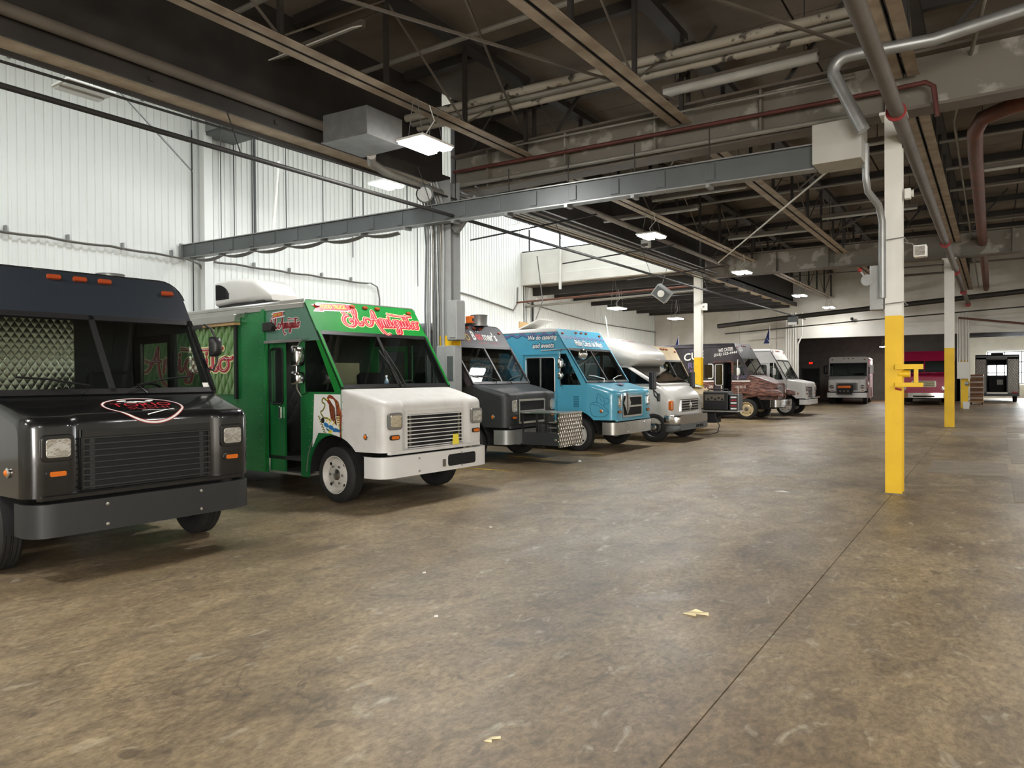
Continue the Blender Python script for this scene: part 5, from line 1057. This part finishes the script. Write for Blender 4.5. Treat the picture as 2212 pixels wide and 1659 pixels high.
sv = sp_.plate([(-4.6, 1.3), (-3.3, 1.3), (-3.3, 2.1), (-4.6, 2.1)], .002, .02).build('serving_window', 'steel_bright', bl); sp_.plate([(-4.5, 1.4), (-3.4, 1.4), (-3.4, 2.0), (-4.5, 2.0)], .022, .004).build('window', 'window_dark', sv)
# chip cup drawing and hood badge
hs = Plane((.28, -1.045, 0), (.62, .095, 0), (0, 0, 1))
hs.strokes([[(.06, 1.02), (.12, 1.08), (.25, 1.08), (.38, 1.0), (.48, .90), (.46, .82), (.36, .78), (.2, .78), (.1, .82), (.06, 1.02)], [(.12, 1.05), (.25, 1.02), (.38, .92), (.47, .88)], [(.22, 1.08), (.22, 1.18), (.26, 1.28), (.36, 1.20), (.5, 1.16), (.48, 1.08), (.36, 1.02)], [(.28, 1.22), (.33, 1.10)], [(.38, 1.16), (.40, 1.06)]], .010, .006, False).build('cup_drawing', 'teal_line', bl)
hp = Plane((.52, .1, 1.475), (0, 1, 0), V((-.6, 0, .14))); bdg = hp.plate(oval(.15, .07), .0, .003).build('badge', 'navy_print', bl); hp.plate([(-.07, -.03), (.1, -.03), (.1, .03), (-.07, .03)], .003, .002).build('badge_patch', 'red_print', bdg)
mirror(bl, -.36, -1.05, 1.45, 2.28, -1, 'chrome', ((.24, .15), (.17, .15)), .18)
pm_ = MB().tube([(-.9, -1.07, 2.25), (-.2, -1.07, 2.27), (.02, -.9, 2.22)], .012, 6).build('mirror_bar', 'aluminium', bl, smooth=50); MB().lathe([(0, .05), (.08, .04), (.13, 0), (.135, -.02), (0, -.03)], (.05, -.80, 2.14), (1, -.3, -.1), 20).build('convex_mirror', 'chrome', bl, smooth=40)
gp = Plane((P['xf']-.02, 0, 0), (0, 1, 0), (0, 0, 1)); dp = gp.plate([(-.33, .80), (-.16, 1.06), (-.33, 1.32), (-.50, 1.06)][::-1][::-1], .012, .02).build('placard_holder', 'aluminium', bl, bevel=.004); gp.plate([(-.345, .86), (-.315, .86), (-.315, 1.26), (-.345, 1.26)], .032, .003).build('placard_slot', 'black_matte', dp)
fp = sp_; fp.strokes([[(-.32+.055*math.cos(a), 1.20+.06*math.sin(a)) for a in [2*math.pi*k/12 for k in range(13)]]], .012, .004).build('fuel_cap_ring', 'blue_truck', bl)
vt = fp.plate([(-.08, .96), (.10, .96), (.10, 1.24), (-.08, 1.24)], .0, .006).build('fender_vent', 'blue_truck', bl)
for i in range(7): fp.plate([(-.06, .985+.036*i), (.08, .985+.036*i), (.08, 1.005+.036*i), (-.06, 1.005+.036*i)], .006, .004).build('vent_louvre', 'teal_line', vt)
for (x, z, m) in ((-2.1, .98, 'red_print'), (-1.98, .9, 'brown_print'), (-2.2, 1.08, 'olive_print')): sp_.plate([(x+.07*math.cos(t), z+.03*math.sin(t)) for t in [2*math.pi*k/10 for k in range(10)]], .004, .002).build('fruit_print', m, bl)
rh = thing('roof_hatch', 'open white roof hatch on the blue truck', 'hatch', (-9.3, 14.9, 2.74)); MB().box(-.3, .3, -.3, .3, 0, .06).build('curb', 'white_paint', rh); MB().prism([(-.3, -.32, .06), (.3, -.32, .28), (.3, -.32, .31), (-.3, -.32, .09)], (0, .64, 0)).build('lid', 'white_paint', rh); MB().box(-.3, -.27, -.3, .3, .06, .26).build('flap', 'wood_tan', rh)
tag(MB().tube([(-9.3, 14.9, 3.05), (-9.1, 14.9, 3.5), (-9.25, 14.9, 4.6)], .012, 6).build('hanging_cable', 'cable'), 'cord hanging from the roof pipes to the blue truck', 'cord')
for (x, lab) in ((-10.6, 'low round vent farther back on the roof of the blue truck'),):
    r_ = thing('roof_vent', lab, 'vent', (x, 15.0, 2.74)); MB().lathe([(.2, 0), (.22, .06), (.15, .1), (0, .1)], (0, 0, 0), (0, 0, 1), 20).build('cap', 'galv', r_, smooth=40); MB().lathe([(.24, 0), (.24, .02)], (0, 0, 0), (0, 0, 1), 20).build('flange', 'galv', r_)

# ---- camper van
def rsec(x, hw_, z0, z1, r, n=4): return [(x, a, b) for a, b in rrect(0, (z0+z1)/2, 2*hw_, z1-z0, min(r, hw_*.98, (z1-z0)*.49), n)]
def cut(o, mb, nm='cutter'):
    c = mb.build(nm, None); md = o.modifiers.new('cut', 'BOOLEAN'); md.object = c; md.operation = 'DIFFERENCE'; md.solver = 'EXACT'
    bpy.context.view_layer.update(); me = bpy.data.meshes.new_from_object(o.evaluated_get(bpy.context.evaluated_depsgraph_get())); o.modifiers.clear(); o.data = me; bpy.data.objects.remove(c)
fd = thing('camper_van', 'white camper van with a domed cab-over roof and chrome grille', 'van', (-7.08, 17.95, 0), R(-2))
clip = MB().loft([rsec(-1.5, 1.0, .42, 1.44, .10), rsec(.12, 1.0, .42, 1.42, .10), rsec(.24, .99, .44, 1.36, .12), rsec(.38, .97, .48, 1.24, .14), rsec(.47, .93, .52, 1.14, .12), rsec(.53, .88, .56, 1.06, .10)]).build('front_clip', 'camper_white', fd, smooth=45)
cut(clip, MB().cyl((0, -1.3, .37), (0, -.55, .37), .50, 28)); cut(clip, MB().cyl((0, .55, .37), (0, 1.3, .37), .50, 28))
MB().loft([rsec(-1.5, .98, 1.38, 2.0, .10), rsec(-.80, .96, 1.38, 1.98, .12), rsec(.17, .96, 1.39, 1.44, .02)]).build('cab', 'camper_white', fd, smooth=40)
def slope(x): return 1.98-(x+.80)*(1.98-1.43)/.97
fpl = Plane((.14, 0, slope(.14)+.014), (0, 1, 0), V((-.97, 0, .55))); fpl.plate([(-.92, .03), (.92, .03), (.86, 1.0), (-.86, 1.0)], 0, .012).build('windshield', 'window_dark', fd)
for s in (-1, 1):
    y = s*.99
    MB().prism([(-1.4, y, 1.46), (-.05, y, 1.46), (-.74, y, 1.88), (-1.4, y, 1.90)], (0, -s*.04, 0)).build('side_window', 'window_dark', fd); MB().box(-1.42, -1.405, min(y, y+s*.02), max(y, y+s*.02), .5, 1.9).build('door_seam', 'steel_mid', fd)
    wheel_part(fd, 0, s*.90, s, .37, .23, 'satin_black'); wheel_part(fd, -4.0, s*.86, s, .37, .4, 'satin_black')
    hs_ = [(.48*math.cos(R(a)), .37+.48*math.sin(R(a))) for a in range(0, 181, 12)]; wh = MB(); wh.grid([[(a, s*.62, b) for a, b in hs_], [(a, s*.97, b) for a, b in hs_]]); wh.poly([(a, s*.62, b) for a, b in hs_]); wh.build('wheel_housing', 'black_matte', fd)
    arm = MB().tube([(.15, s*1.0, 1.06), (.22, s*1.20, 1.08), (.16, s*1.28, 1.18), (.12, s*1.26, 1.34)], .018, 8).build('mirror_arm', 'black_plastic', fd, smooth=50); MB().tube([(.15, s*1.0, 1.18), (.20, s*1.16, 1.20), (.12, s*1.26, 1.32)], .014, 8).build('mirror_brace', 'black_plastic', arm, smooth=50)
    MB().box(.05, .17, s*1.26-.11, s*1.26+.11, 1.32, 1.76).build('mirror_head', 'black_plastic', arm, bevel=.025)
    MB().box(.11, .19, s*1.0-.04, s*1.0+.04, 1.02, 1.22).build('mirror_mount', 'duct_grey', arm, bevel=.01)
    lm = MB().box(.36, .525, min(s*.60, s*.80), max(s*.60, s*.80), .79, 1.03).build('headlight', 'lamp_lens', fd, bevel=.02); MB().box(.26, .50, min(s*.80, s*.965), max(s*.80, s*.965), .79, 1.04).build('corner_lamp', 'amber', fd, bevel=.03)
gr = MB().box(.50, .57, -.58, .58, .74, 1.06).build('grille', 'chrome', fd, bevel=.02)
for i in range(4):
    for s in (-1, 1): MB().box(.565, .576, min(s*.05, s*.52), max(s*.05, s*.52), .78+.066*i, .82+.066*i).build('grille_slot', 'black_matte', gr)
MB().lathe([(0, .015), (.07, .01), (.075, 0)], (.573, 0, .90), (1, 0, 0), 16).build('badge', 'steel_bright', gr)
MB().loft([rsec(.30, 1.02, .44, .68, .05), rsec(.55, 1.01, .44, .68, .05), rsec(.68, .92, .45, .67, .06)]).build('bumper', 'chrome', fd, smooth=40)
MB().loft([rsec(.28, 1.0, .24, .45, .05), rsec(.55, 1.0, .26, .45, .05), rsec(.69, .9, .30, .45, .05)]).build('bumper_apron', 'duct_grey', fd, smooth=40)
for i in range(4): MB().box(.68, .695, .1+.13*i, .19+.13*i, .33, .40).build('apron_slot', 'black_matte', fd)
MB().loft([rsec(-6.0, 1.12, 1.9, 2.72, .15), rsec(-2.0, 1.12, 1.86, 2.72, .22), rsec(-1.35, 1.10, 1.84, 2.66, .28), rsec(-.95, 1.07, 1.86, 2.54, .30), rsec(-.66, 1.0, 1.90, 2.40, .24), rsec(-.52, .90, 1.96, 2.28, .14), rsec(-.46, .80, 2.02, 2.20, .07)]).build('overcab', 'camper_white', fd, smooth=60)
MB().box(-6.0, -1.5, -1.12, 1.12, .45, 2.0).build('coach_body', 'camper_white', fd, bevel=.03)
for u in (-.62, -.12, .0, .12, .62): MB().lathe([(0, .012), (.05, 0)], (-1.1+.06*(1 if abs(u) > .5 else 0), u, 2.605 if abs(u) < .5 else 2.59), (.25, 0, 1), 10).build('marker_light', 'amber_dark', fd)
tag(MB().cyl((-9.0, 18.3, 2.7), (-9.15, 18.4, 3.35), .014, 6).build('antenna', 'white_print'), 'white antenna rod rising behind the camper van', 'antenna')

# ---- cream truck with generator
tn, P, pl, vz, A = stepvan('step_van', 'cream step van with stickers behind its windshield', 'truck', (-8.22, 21.3), 0, H=2.56, hz=2.14, zw=1.40, xt=-.42, xw=.17, body='cream', roof='cream', bumper='black_plastic', rc=.14, hwf=.98, xf=1.05, zf=1.16, zb=.72, grille='panel', gframe='cream', lampz=.92, podw=.42, dx1=-.62, marker_shape='box')
random.seed(11)
for i in range(26):
    u, v = random.uniform(-.95, -.30), random.uniform(.06, .66); r_ = random.uniform(.03, .06)
    pl.plate([(u+r_*math.cos(t), v+r_*.8*math.sin(t)) for t in [2*math.pi*k/8 for k in range(8)]], -.014, .002).build('sticker', random.choice(['white_print', 'red_dark_print', 'lilac_print', 'blue_print', 'white_print', 'cream_print']), tn)
for i in range(8):
    u, v = random.uniform(.1, .9), random.uniform(.05, .18); pl.plate([(u-.05, v-.04), (u+.05, v-.04), (u+.05, v+.05), (u-.05, v+.05)], -.03, .002).build('dash_card', random.choice(['yellow_print', 'white_print', 'red_dark_print', 'paper']), tn)
hp = Plane((.55, 0, 1.345), (0, 1, 0), V((-.78, 0, .22))); hp.plate([(-.3, -.14), (.55, -.14), (.55, .14), (-.3, .14)], .012, .003).build('hood_sign', 'paper_white', tn); hp.plate([(.55, -.14), (.72, -.14), (.72, .14), (.55, .14)], .012, .003).build('hood_sign', 'green', tn)
mirror(tn, -.3, -1.05, 1.55, 2.1, -1, 'aluminium', ((.26, .16),), .2)
ge = thing('generator', 'black portable generator on the front rack of the cream truck', 'generator', (-6.62, 20.55, .66))
MB().box(-.36, .36, -.28, .28, 0, .54).build('casing', 'black_plastic', ge, bevel=.03); MB().box(-.30, .26, -.29, -.28, .28, .46).build('control_panel', 'steel_mid', ge)
for i in range(5): MB().lathe([(.03, 0), (.03, .012)], (-.2+.1*i, -.29, .32+.04*(i % 2)), (0, -1, 0), 12).build('socket', 'black_matte', ge)
MB().box(-.30, .26, -.29, -.28, .04, .20).build('front_panel', 'black_plastic', ge); MB().tube([(-.3, 0, .54), (-.28, 0, .60), (.28, 0, .60), (.3, 0, .54)], .018, 8).build('handle', 'black_plastic', ge)
gr_ = thing('generator_rack', 'dark steel rack under the portable generator', 'rack', (-6.62, 20.55, 0)); MB().box(-.5, .62, -.30, .30, .62, .66).build('deck', 'aluminium', gr_); MB().bar((-.6, -.1, .32), (.35, -.1, .62), .06, .08).build('brace', 'black_matte', gr_); MB().bar((-.8, .15, .40), (.5, .15, .60), .06, .08).build('brace', 'black_matte', gr_); MB().box(-.9, .0, -.25, .25, .30, .62).build('rack_body', 'black_matte', gr_, bevel=.02)
MB().box(.40, .62, -.27, .27, .66, 1.12).build('side_case', 'satin_black', gr_, bevel=.01)
for i in range(5): MB().box(.44, .60, -.28, -.27, .70+.08*i, .74+.08*i).build('warning_label', 'red_dark_print' if i % 2 else 'white_print', gr_)
MB().box(.615, .63, -.2, -.17, .66, 1.35).build('post', 'aluminium', gr_)
tag(MB().tube([(-6.62, 20.25, .64), (-6.6, 20.2, .45), (-6.45, 20.1, .25), (-6.44, 19.9, .06), (-6.6, 19.75, .016), (-7.3, 19.6, .014), (-8.2, 19.7, .014)], .014, 6).build('power_cable', 'cable_dark', smooth=50), 'black power cable dropping from the portable generator to the floor', 'cable')

# ---- dark barbecue truck
cu_, P, pl, vz, A = stepvan('step_van', 'charcoal and wood print barbecue step van with open side door', 'truck', (-7.70, 28.25), -1, H=2.87, hz=2.34, zw=1.69, xt=-.46, xw=.14, body='wood_print', sidemat='charcoal', overdoor='charcoal', header='charcoal', roof='charcoal', hood='wood_print', bumper='chrome', rc=.13, xf=1.02, zf=1.36, zb=.74, hwf=.66, bx=.18, grille='panel', gframe='wood_print', rim='wheel_gold', door='open', wr=.39, archr=.60, bz=(.48, .74), bw=.98, dx0=-1.22, dx1=-.52, doormat='charcoal', seal='white_print', lampy=.52, lampw=.16, lampz=1.05, bezel='chrome')
sp_ = Plane((0, -1.05, 0), (1, 0, 0), (0, 0, 1))
sp_.plate([(-6, .32), (-1.22, .32), (-1.22, 1.42), (-6, 1.42)], .002, .003).build('wood_wrap', 'wood_print', cu_); sp_.plate([(-6, 1.42), (-1.22, 1.42), (-1.22, 1.47), (-6, 1.47)], .004, .008).build('white_stripe', 'white_print', cu_); sp_.plate([(-.52, 1.42), (.16, 1.42), (.16, 1.47), (-.52, 1.47)], .004, .008).build('white_stripe', 'white_print', cu_)
sp_.plate([(-.55, 1.47), (.02, 1.47), (-.12, 1.72), (-.55, 1.72)], .003, .003).build('door_wrap', 'charcoal', cu_)
lettering('WE CATER', [('black_plastic', .03), ('white_print', 0)], cu_, sp_, (-1.04, 2.54, -.48, 2.68), off=.006, shear=.1, tilt=.12, base_bold=.03); lettering('(215) 222-4444', [('black_plastic', .03), ('white_print', 0)], cu_, sp_, (-1.22, 2.36, -.32, 2.49), off=.006, shear=.1, tilt=.12, base_bold=.035)
lettering('CUE', [('black_plastic', .03), ('white_print', 0)], cu_, sp_, (-2.42, 2.22, -1.62, 2.52), off=.006, tilt=.14, base_bold=.02); lettering('REC', [('lilac_print', 0)], cu_, sp_, (-2.24, 1.94, -1.66, 2.16), off=.006, tilt=.1); lettering('KA', [('purple_print', 0)], cu_, sp_, (-2.16, 1.74, -1.82, 1.90), off=.006, tilt=.1); lettering('WOOD', [('lilac_print', 0)], cu_, sp_, (-.40, 1.52, .02, 1.62), off=.008, tilt=.12); lettering('village', [('lilac_print', 0)], cu_, sp_, (-2.2, 2.58, -1.7, 2.68), off=.006, tilt=.05)
lettering('ON', [('white_print', 0)], cu_, sp_, (-1.42, 1.18, -1.26, 1.28), off=.008, base_bold=.02, shear=.2); lettering('11', [('white_print', 0)], cu_, sp_, (-1.64, .98, -1.50, 1.20), off=.008, base_bold=.03)
for z in (1.24, 1.18): sp_.strokes([[(-.38+.03*i, z), (-.37+.03*i+.006*(i % 2), z+.03)] for i in range(13) if i not in (4, 9)], .012, .006, False).build('worn_lettering', 'white_print', cu_)
sp_.plate([(-1.85+.2*math.cos(t), 1.62+.08*math.sin(t)) for t in [2*math.pi*k/12 for k in range(12)]], .006, .002).build('fish_print', 'white_print', cu_)
lettering('RAZE', [('white_print', 0)], cu_, pl, (-.8, vz(2.5), -.3, vz(2.68)), off=.01, tilt=.3, base_bold=.02)
MB().tube([(-1.44, -1.06, 1.55), (-1.30, -1.07, 1.55), (-1.25, -1.07, 1.60), (-1.25, -1.07, 2.05), (-1.30, -1.07, 2.10), (-1.44, -1.06, 2.10)], .02, 8).build('window_trim', 'white_print', cu_, smooth=50); sp_.plate([(-1.6, 1.57), (-1.28, 1.57), (-1.28, 2.08), (-1.6, 2.08)], .003, .006).build('side_window', 'window_dark', cu_)
mirror(cu_, -.30, -1.05, 1.5, 2.25, -1, 'white_print', ((.30, .16),), .18)
for s in (-1, 1): MB().loft([rsec(-.55, .02, .60, .80, .01), rsec(-.3, .10, .7, 1.0, .05), rsec(.2, .16, .75, 1.05, .07), rsec(.7, .14, .75, 1.0, .07), rsec(.95, .06, .76, .9, .03)]).build('fender_bulge', 'wood_print', cu_, smooth=60).location = (0.35, s*.90, .12)
fg = thing('flag', 'dark blue flag on a pole standing on the charcoal truck', 'flag', (-7.15, 28.4, 2.82)); MB().cyl((0, 0, 0), (0, 0, .72), .012, 6).build('pole', 'white_print', fg); MB().grid([[(-.005-.22*(i/6)**1.1*(j/5), .03*math.sin(j), .68-.62*i/6) for j in range(6)] for i in range(7)]).build('cloth', 'flag_blue', fg, solid=.004); MB().bar((-.12, -.02, .3), (-.02, -.02, .12), .03, .004).build('cross_stripe', 'white_print', fg)
fg2 = thing('flag', 'small dark blue flag standing at the rear of the charcoal truck roof', 'flag', (-10.75, 28.3, 2.87)); MB().cyl((0, 0, 0), (0, 0, .42), .01, 6).build('pole', 'white_print', fg2); MB().grid([[(-.005-.16*(i/6)*(j/5), .02*math.sin(j), .4-.4*i/6) for j in range(6)] for i in range(7)]).build('cloth', 'flag_blue', fg2, solid=.004)

# ---- white truck
wt, P, pl, vz, A = stepvan('step_van', 'plain white step van parked beyond the charcoal truck', 'truck', (-7.15, 31.85), 0, body='white_truck', xw=.08, zw=1.50, rc=.10, grille='slats', slat='white_truck', bumper='white_truck', rim='wheel_white', xf=.80, bx=.10, bz=(.45, .66), sideglass='window_tint', podw=.50)
sp_ = Plane((0, -1.05, 0), (1, 0, 0), (0, 0, 1))
for i in range(6): sp_.plate([(-.05, .98+.045*i), (.08, .98+.045*i), (.08, 1.0+.045*i), (-.05, 1.0+.045*i)], .002, .004).build('vent_louvre', 'steel_mid', wt)
MB().box(.84, .98, -.1, .9, .70, .76).build('bumper_light_bar', 'chrome', wt, bevel=.02); mirror(wt, -.45, -1.05, 1.5, 2.2, -1, 'white_print', ((.3, .16),), .2)

# ---- far white truck and its generator
fw_, P, pl, vz, A = stepvan('step_van', 'white step van facing the camera in the dark room beyond the lintel', 'truck', (-6.92, 44.75), -86, H=2.66, hz=2.32, zw=1.60, xt=-.15, xw=.22, w=1.0, body='white_truck', rc=.14, hwf=.98, xf=.78, zf=1.42, zb=.74, bumper='white_truck', grille='slats', lampz=.98, lampy=.78, roundlamp=True, xr=-4.6, rear_x=-3.0, dx1=-.5, bulk='interior_grey')
mirror(fw_, -.1, 1.0, 1.55, 2.25, 1, 'white_print', ((.5, .2),), .22); mirror(fw_, -.1, -1.0, 1.55, 2.25, -1, 'black_plastic', ((.5, .2),), .22)
g2 = thing('generator', 'orange and black generator hung on the far white truck', 'generator', (-6.95, 43.75, .55)); MB().box(-.36, .36, -.2, .2, 0, .34).build('engine', 'black_matte', g2, bevel=.03); MB().box(-.34, .34, -.18, .18, .36, .50).build('tank', 'orange_plastic', g2, bevel=.04)
fr_ = MB()
for x in (-.38, .38):
    for y in (-.22, .22): fr_.cyl((x, y, 0), (x, y, .54), .018, 8)
for z in (.02, .54):
    for y in (-.22, .22): fr_.cyl((-.38, y, z), (.38, y, z), .018, 8)
fr_.build('frame', 'black_plastic', g2)
for x in (-.2, .0, .2): MB().lathe([(.05, 0), (.05, .02)], (x, -.2, .2), (0, -1, 0), 12).build('socket', 'steel_mid', g2)

# ---- pink truck
pk, P, pl, vz, A = stepvan('step_van', 'crimson pink truck with wide windshield seen behind the near column', 'truck', (-3.15, 45.0), -88, H=2.90, hz=2.42, zw=1.72, xt=-.3, xw=.30, w=1.15, body='pink', roof='pink', header='pink', rc=.18, hwf=1.10, xf=1.0, zf=1.60, zb=.62, bumper='chrome', bz=(.40, .66), bw=1.12, frame='pink', grille='none', lampz=.92, lampy=.92, lampw=.2, bezel='chrome', xr=-5.6, hood='pink', markers=False, podw=.3, recess=.0, bulk='interior_grey')
gp = Plane((1.002, 0, 0), (0, 1, 0), (0, 0, 1)); gq = gp.plate(rrect(0, 1.14, 1.15, .34, .06, 3), 0, .02).build('grille', 'chrome', pk, bevel=.01)
for i in range(3): gp.plate(rrect(0, 1.04+.10*i, 1.02, .06, .02, 2), .02, .006).build('grille_slot', 'olive_print', gq)
Plane((1.07, 0, 0), (0, 1, 0), (0, 0, 1)).plate([(-.5, .44), (.5, .44), (.5, .52), (-.5, .52)], .0, .02).build('air_slot', 'black_matte', pk)
hp = Plane((.68, 0, 1.70), (0, 1, 0), V((-.6, 0, .12))); hp.strokes([[(-.55+.07*i, -.04), (-.54+.07*i, .04)] for i in range(16) if i not in (5, 11)], .03, .03, False).build('worn_lettering', 'white_print', pk)

# ---- silver truck seen from behind
sv_ = thing('box_truck', 'quilted steel food truck seen from behind with open rear door', 'truck', (.14, 50.3, 0))
w = 1.06
MB().box(-w, -.52, 0, .04, .52, 2.6).build('rear_panel', 'quilt_mid', sv_); MB().box(.48, w, 0, .04, .52, 2.6).build('rear_panel', 'quilt_mid', sv_); MB().box(-w, w, 0, .05, 2.5, 2.76).build('rear_header', 'duct_grey', sv_); MB().box(-w, w, 0, 5, 2.70, 2.76).build('roof', 'duct_grey', sv_)
for s in (-1, 1): MB().box(min(s*w, s*(w-.04)), max(s*w, s*(w-.04)), 0, 5, .52, 2.7).build('side_panel', 'duct_grey', sv_)
for (a, b, c, d) in ((-.54, -.48, .6, 2.5), (.46, .52, .6, 2.5), (-.52, .5, 2.46, 2.52), (-.52, .5, .52, .60)): MB().box(a, b, -.03, .03, c, d).build('door_frame', 'satin_black', sv_)
MB().box(-w, w, 0, 5, .46, .54).build('cargo_floor', 'duct_grey', sv_); MB().box(-w, w, -.12, .1, .36, .50).build('rear_bumper', 'satin_black', sv_); MB().box(-.5, .5, -.1, .0, .5, .58).build('step_plate', 'aluminium', sv_)
MB().box(-w, w, 4.9, 5.0, .54, 1.55).build('front_bulkhead', 'interior_dark', sv_); MB().box(-w, w, 4.9, 5.0, 2.2, 2.7).build('front_header', 'interior_dark', sv_); MB().box(-.03, .03, 4.9, 5.0, 1.55, 2.2).build('mullion', 'interior_dark', sv_)
MB().box(.0, .3, 1.5, 1.55, 1.0, 1.3).build('paper_notice', 'paper_white', sv_); MB().box(-.4, .4, 1.55, 2.3, .54, 1.5).build('counter', 'interior_dark', sv_); MB().box(-.3, .3, .2, .8, 2.76, 2.88).build('roof_vent', 'black_matte', sv_)
for s in (-1, 1):
    wheel_part(sv_, s*0+s*.0, 0, s).location = (s*.86, .9, 0)
for o in list(sv_.children):
    if o.name.startswith('tyre'): o.rotation_euler = (0, 0, R(90))
MB().box(.70, .98, -.03, .0, .54, .62).build('tail_lamp', 'red_oxide', sv_); MB().box(-.98, -.70, -.03, .0, .54, .62).build('tail_lamp', 'red_oxide', sv_)

# ---- pallet of boxes on a cart, plywood sheet
ct = thing('cart', 'wheeled cart under the wrapped stack of boxes', 'cart', (-.78, 46.2, 0)); MB().box(-.32, .32, -.4, .4, .13, .19).build('deck', 'wood_tan', ct)
for (x, y) in ((-.25, -.33), (.25, -.33), (-.25, .33), (.25, .33)): MB().cyl((x-.02, y, .065), (x+.02, y, .065), .065, 12).build('caster', 'rubber', ct)
zz = .19
for i, (h, m) in enumerate(((.36, 'cardboard'), (.26, 'cardboard'), (.26, 'cardboard'), (.30, 'cardboard'), (.26, 'cardboard'))):
    b = thing('cardboard_box', ['bottom brown box', 'second brown box from the bottom', 'middle brown box', 'second brown box from the top', 'top brown box'][i]+' of the wrapped stack beside the steel truck', 'box', (-.78, 46.2, zz), group='wrapped stack of boxes'); MB().box(-.3, .3, -.38, .38, 0, h-.008).build('carton', m, b, bevel=.01); MB().box(-.29, .29, -.385, -.38, h*.42, h*.55).build('tape', 'film', b); MB().box(.3, .305, -.3, .3, .02, h-.03).build('film_wrap', 'film', b); zz += h
pw_ = tag(MB().box(-4.55, -4.0, 42.9, 42.96, .2, 1.1).build('plywood_sheet', 'wood_tan'), 'tan plywood sheet standing just left of the near column', 'plywood')
hc = thing('hand_cart', 'black hand cart carrying the plywood sheet', 'cart', (-4.3, 42.95, 0)); MB().box(-.3, .3, -.12, .12, .14, .2).build('toe_plate', 'black_plastic', hc); MB().cyl((-.25, -.1, .08), (-.19, -.1, .08), .08, 12).build('wheel', 'rubber', hc); MB().cyl((.19, -.1, .08), (.25, -.1, .08), .08, 12).build('wheel', 'rubber', hc)
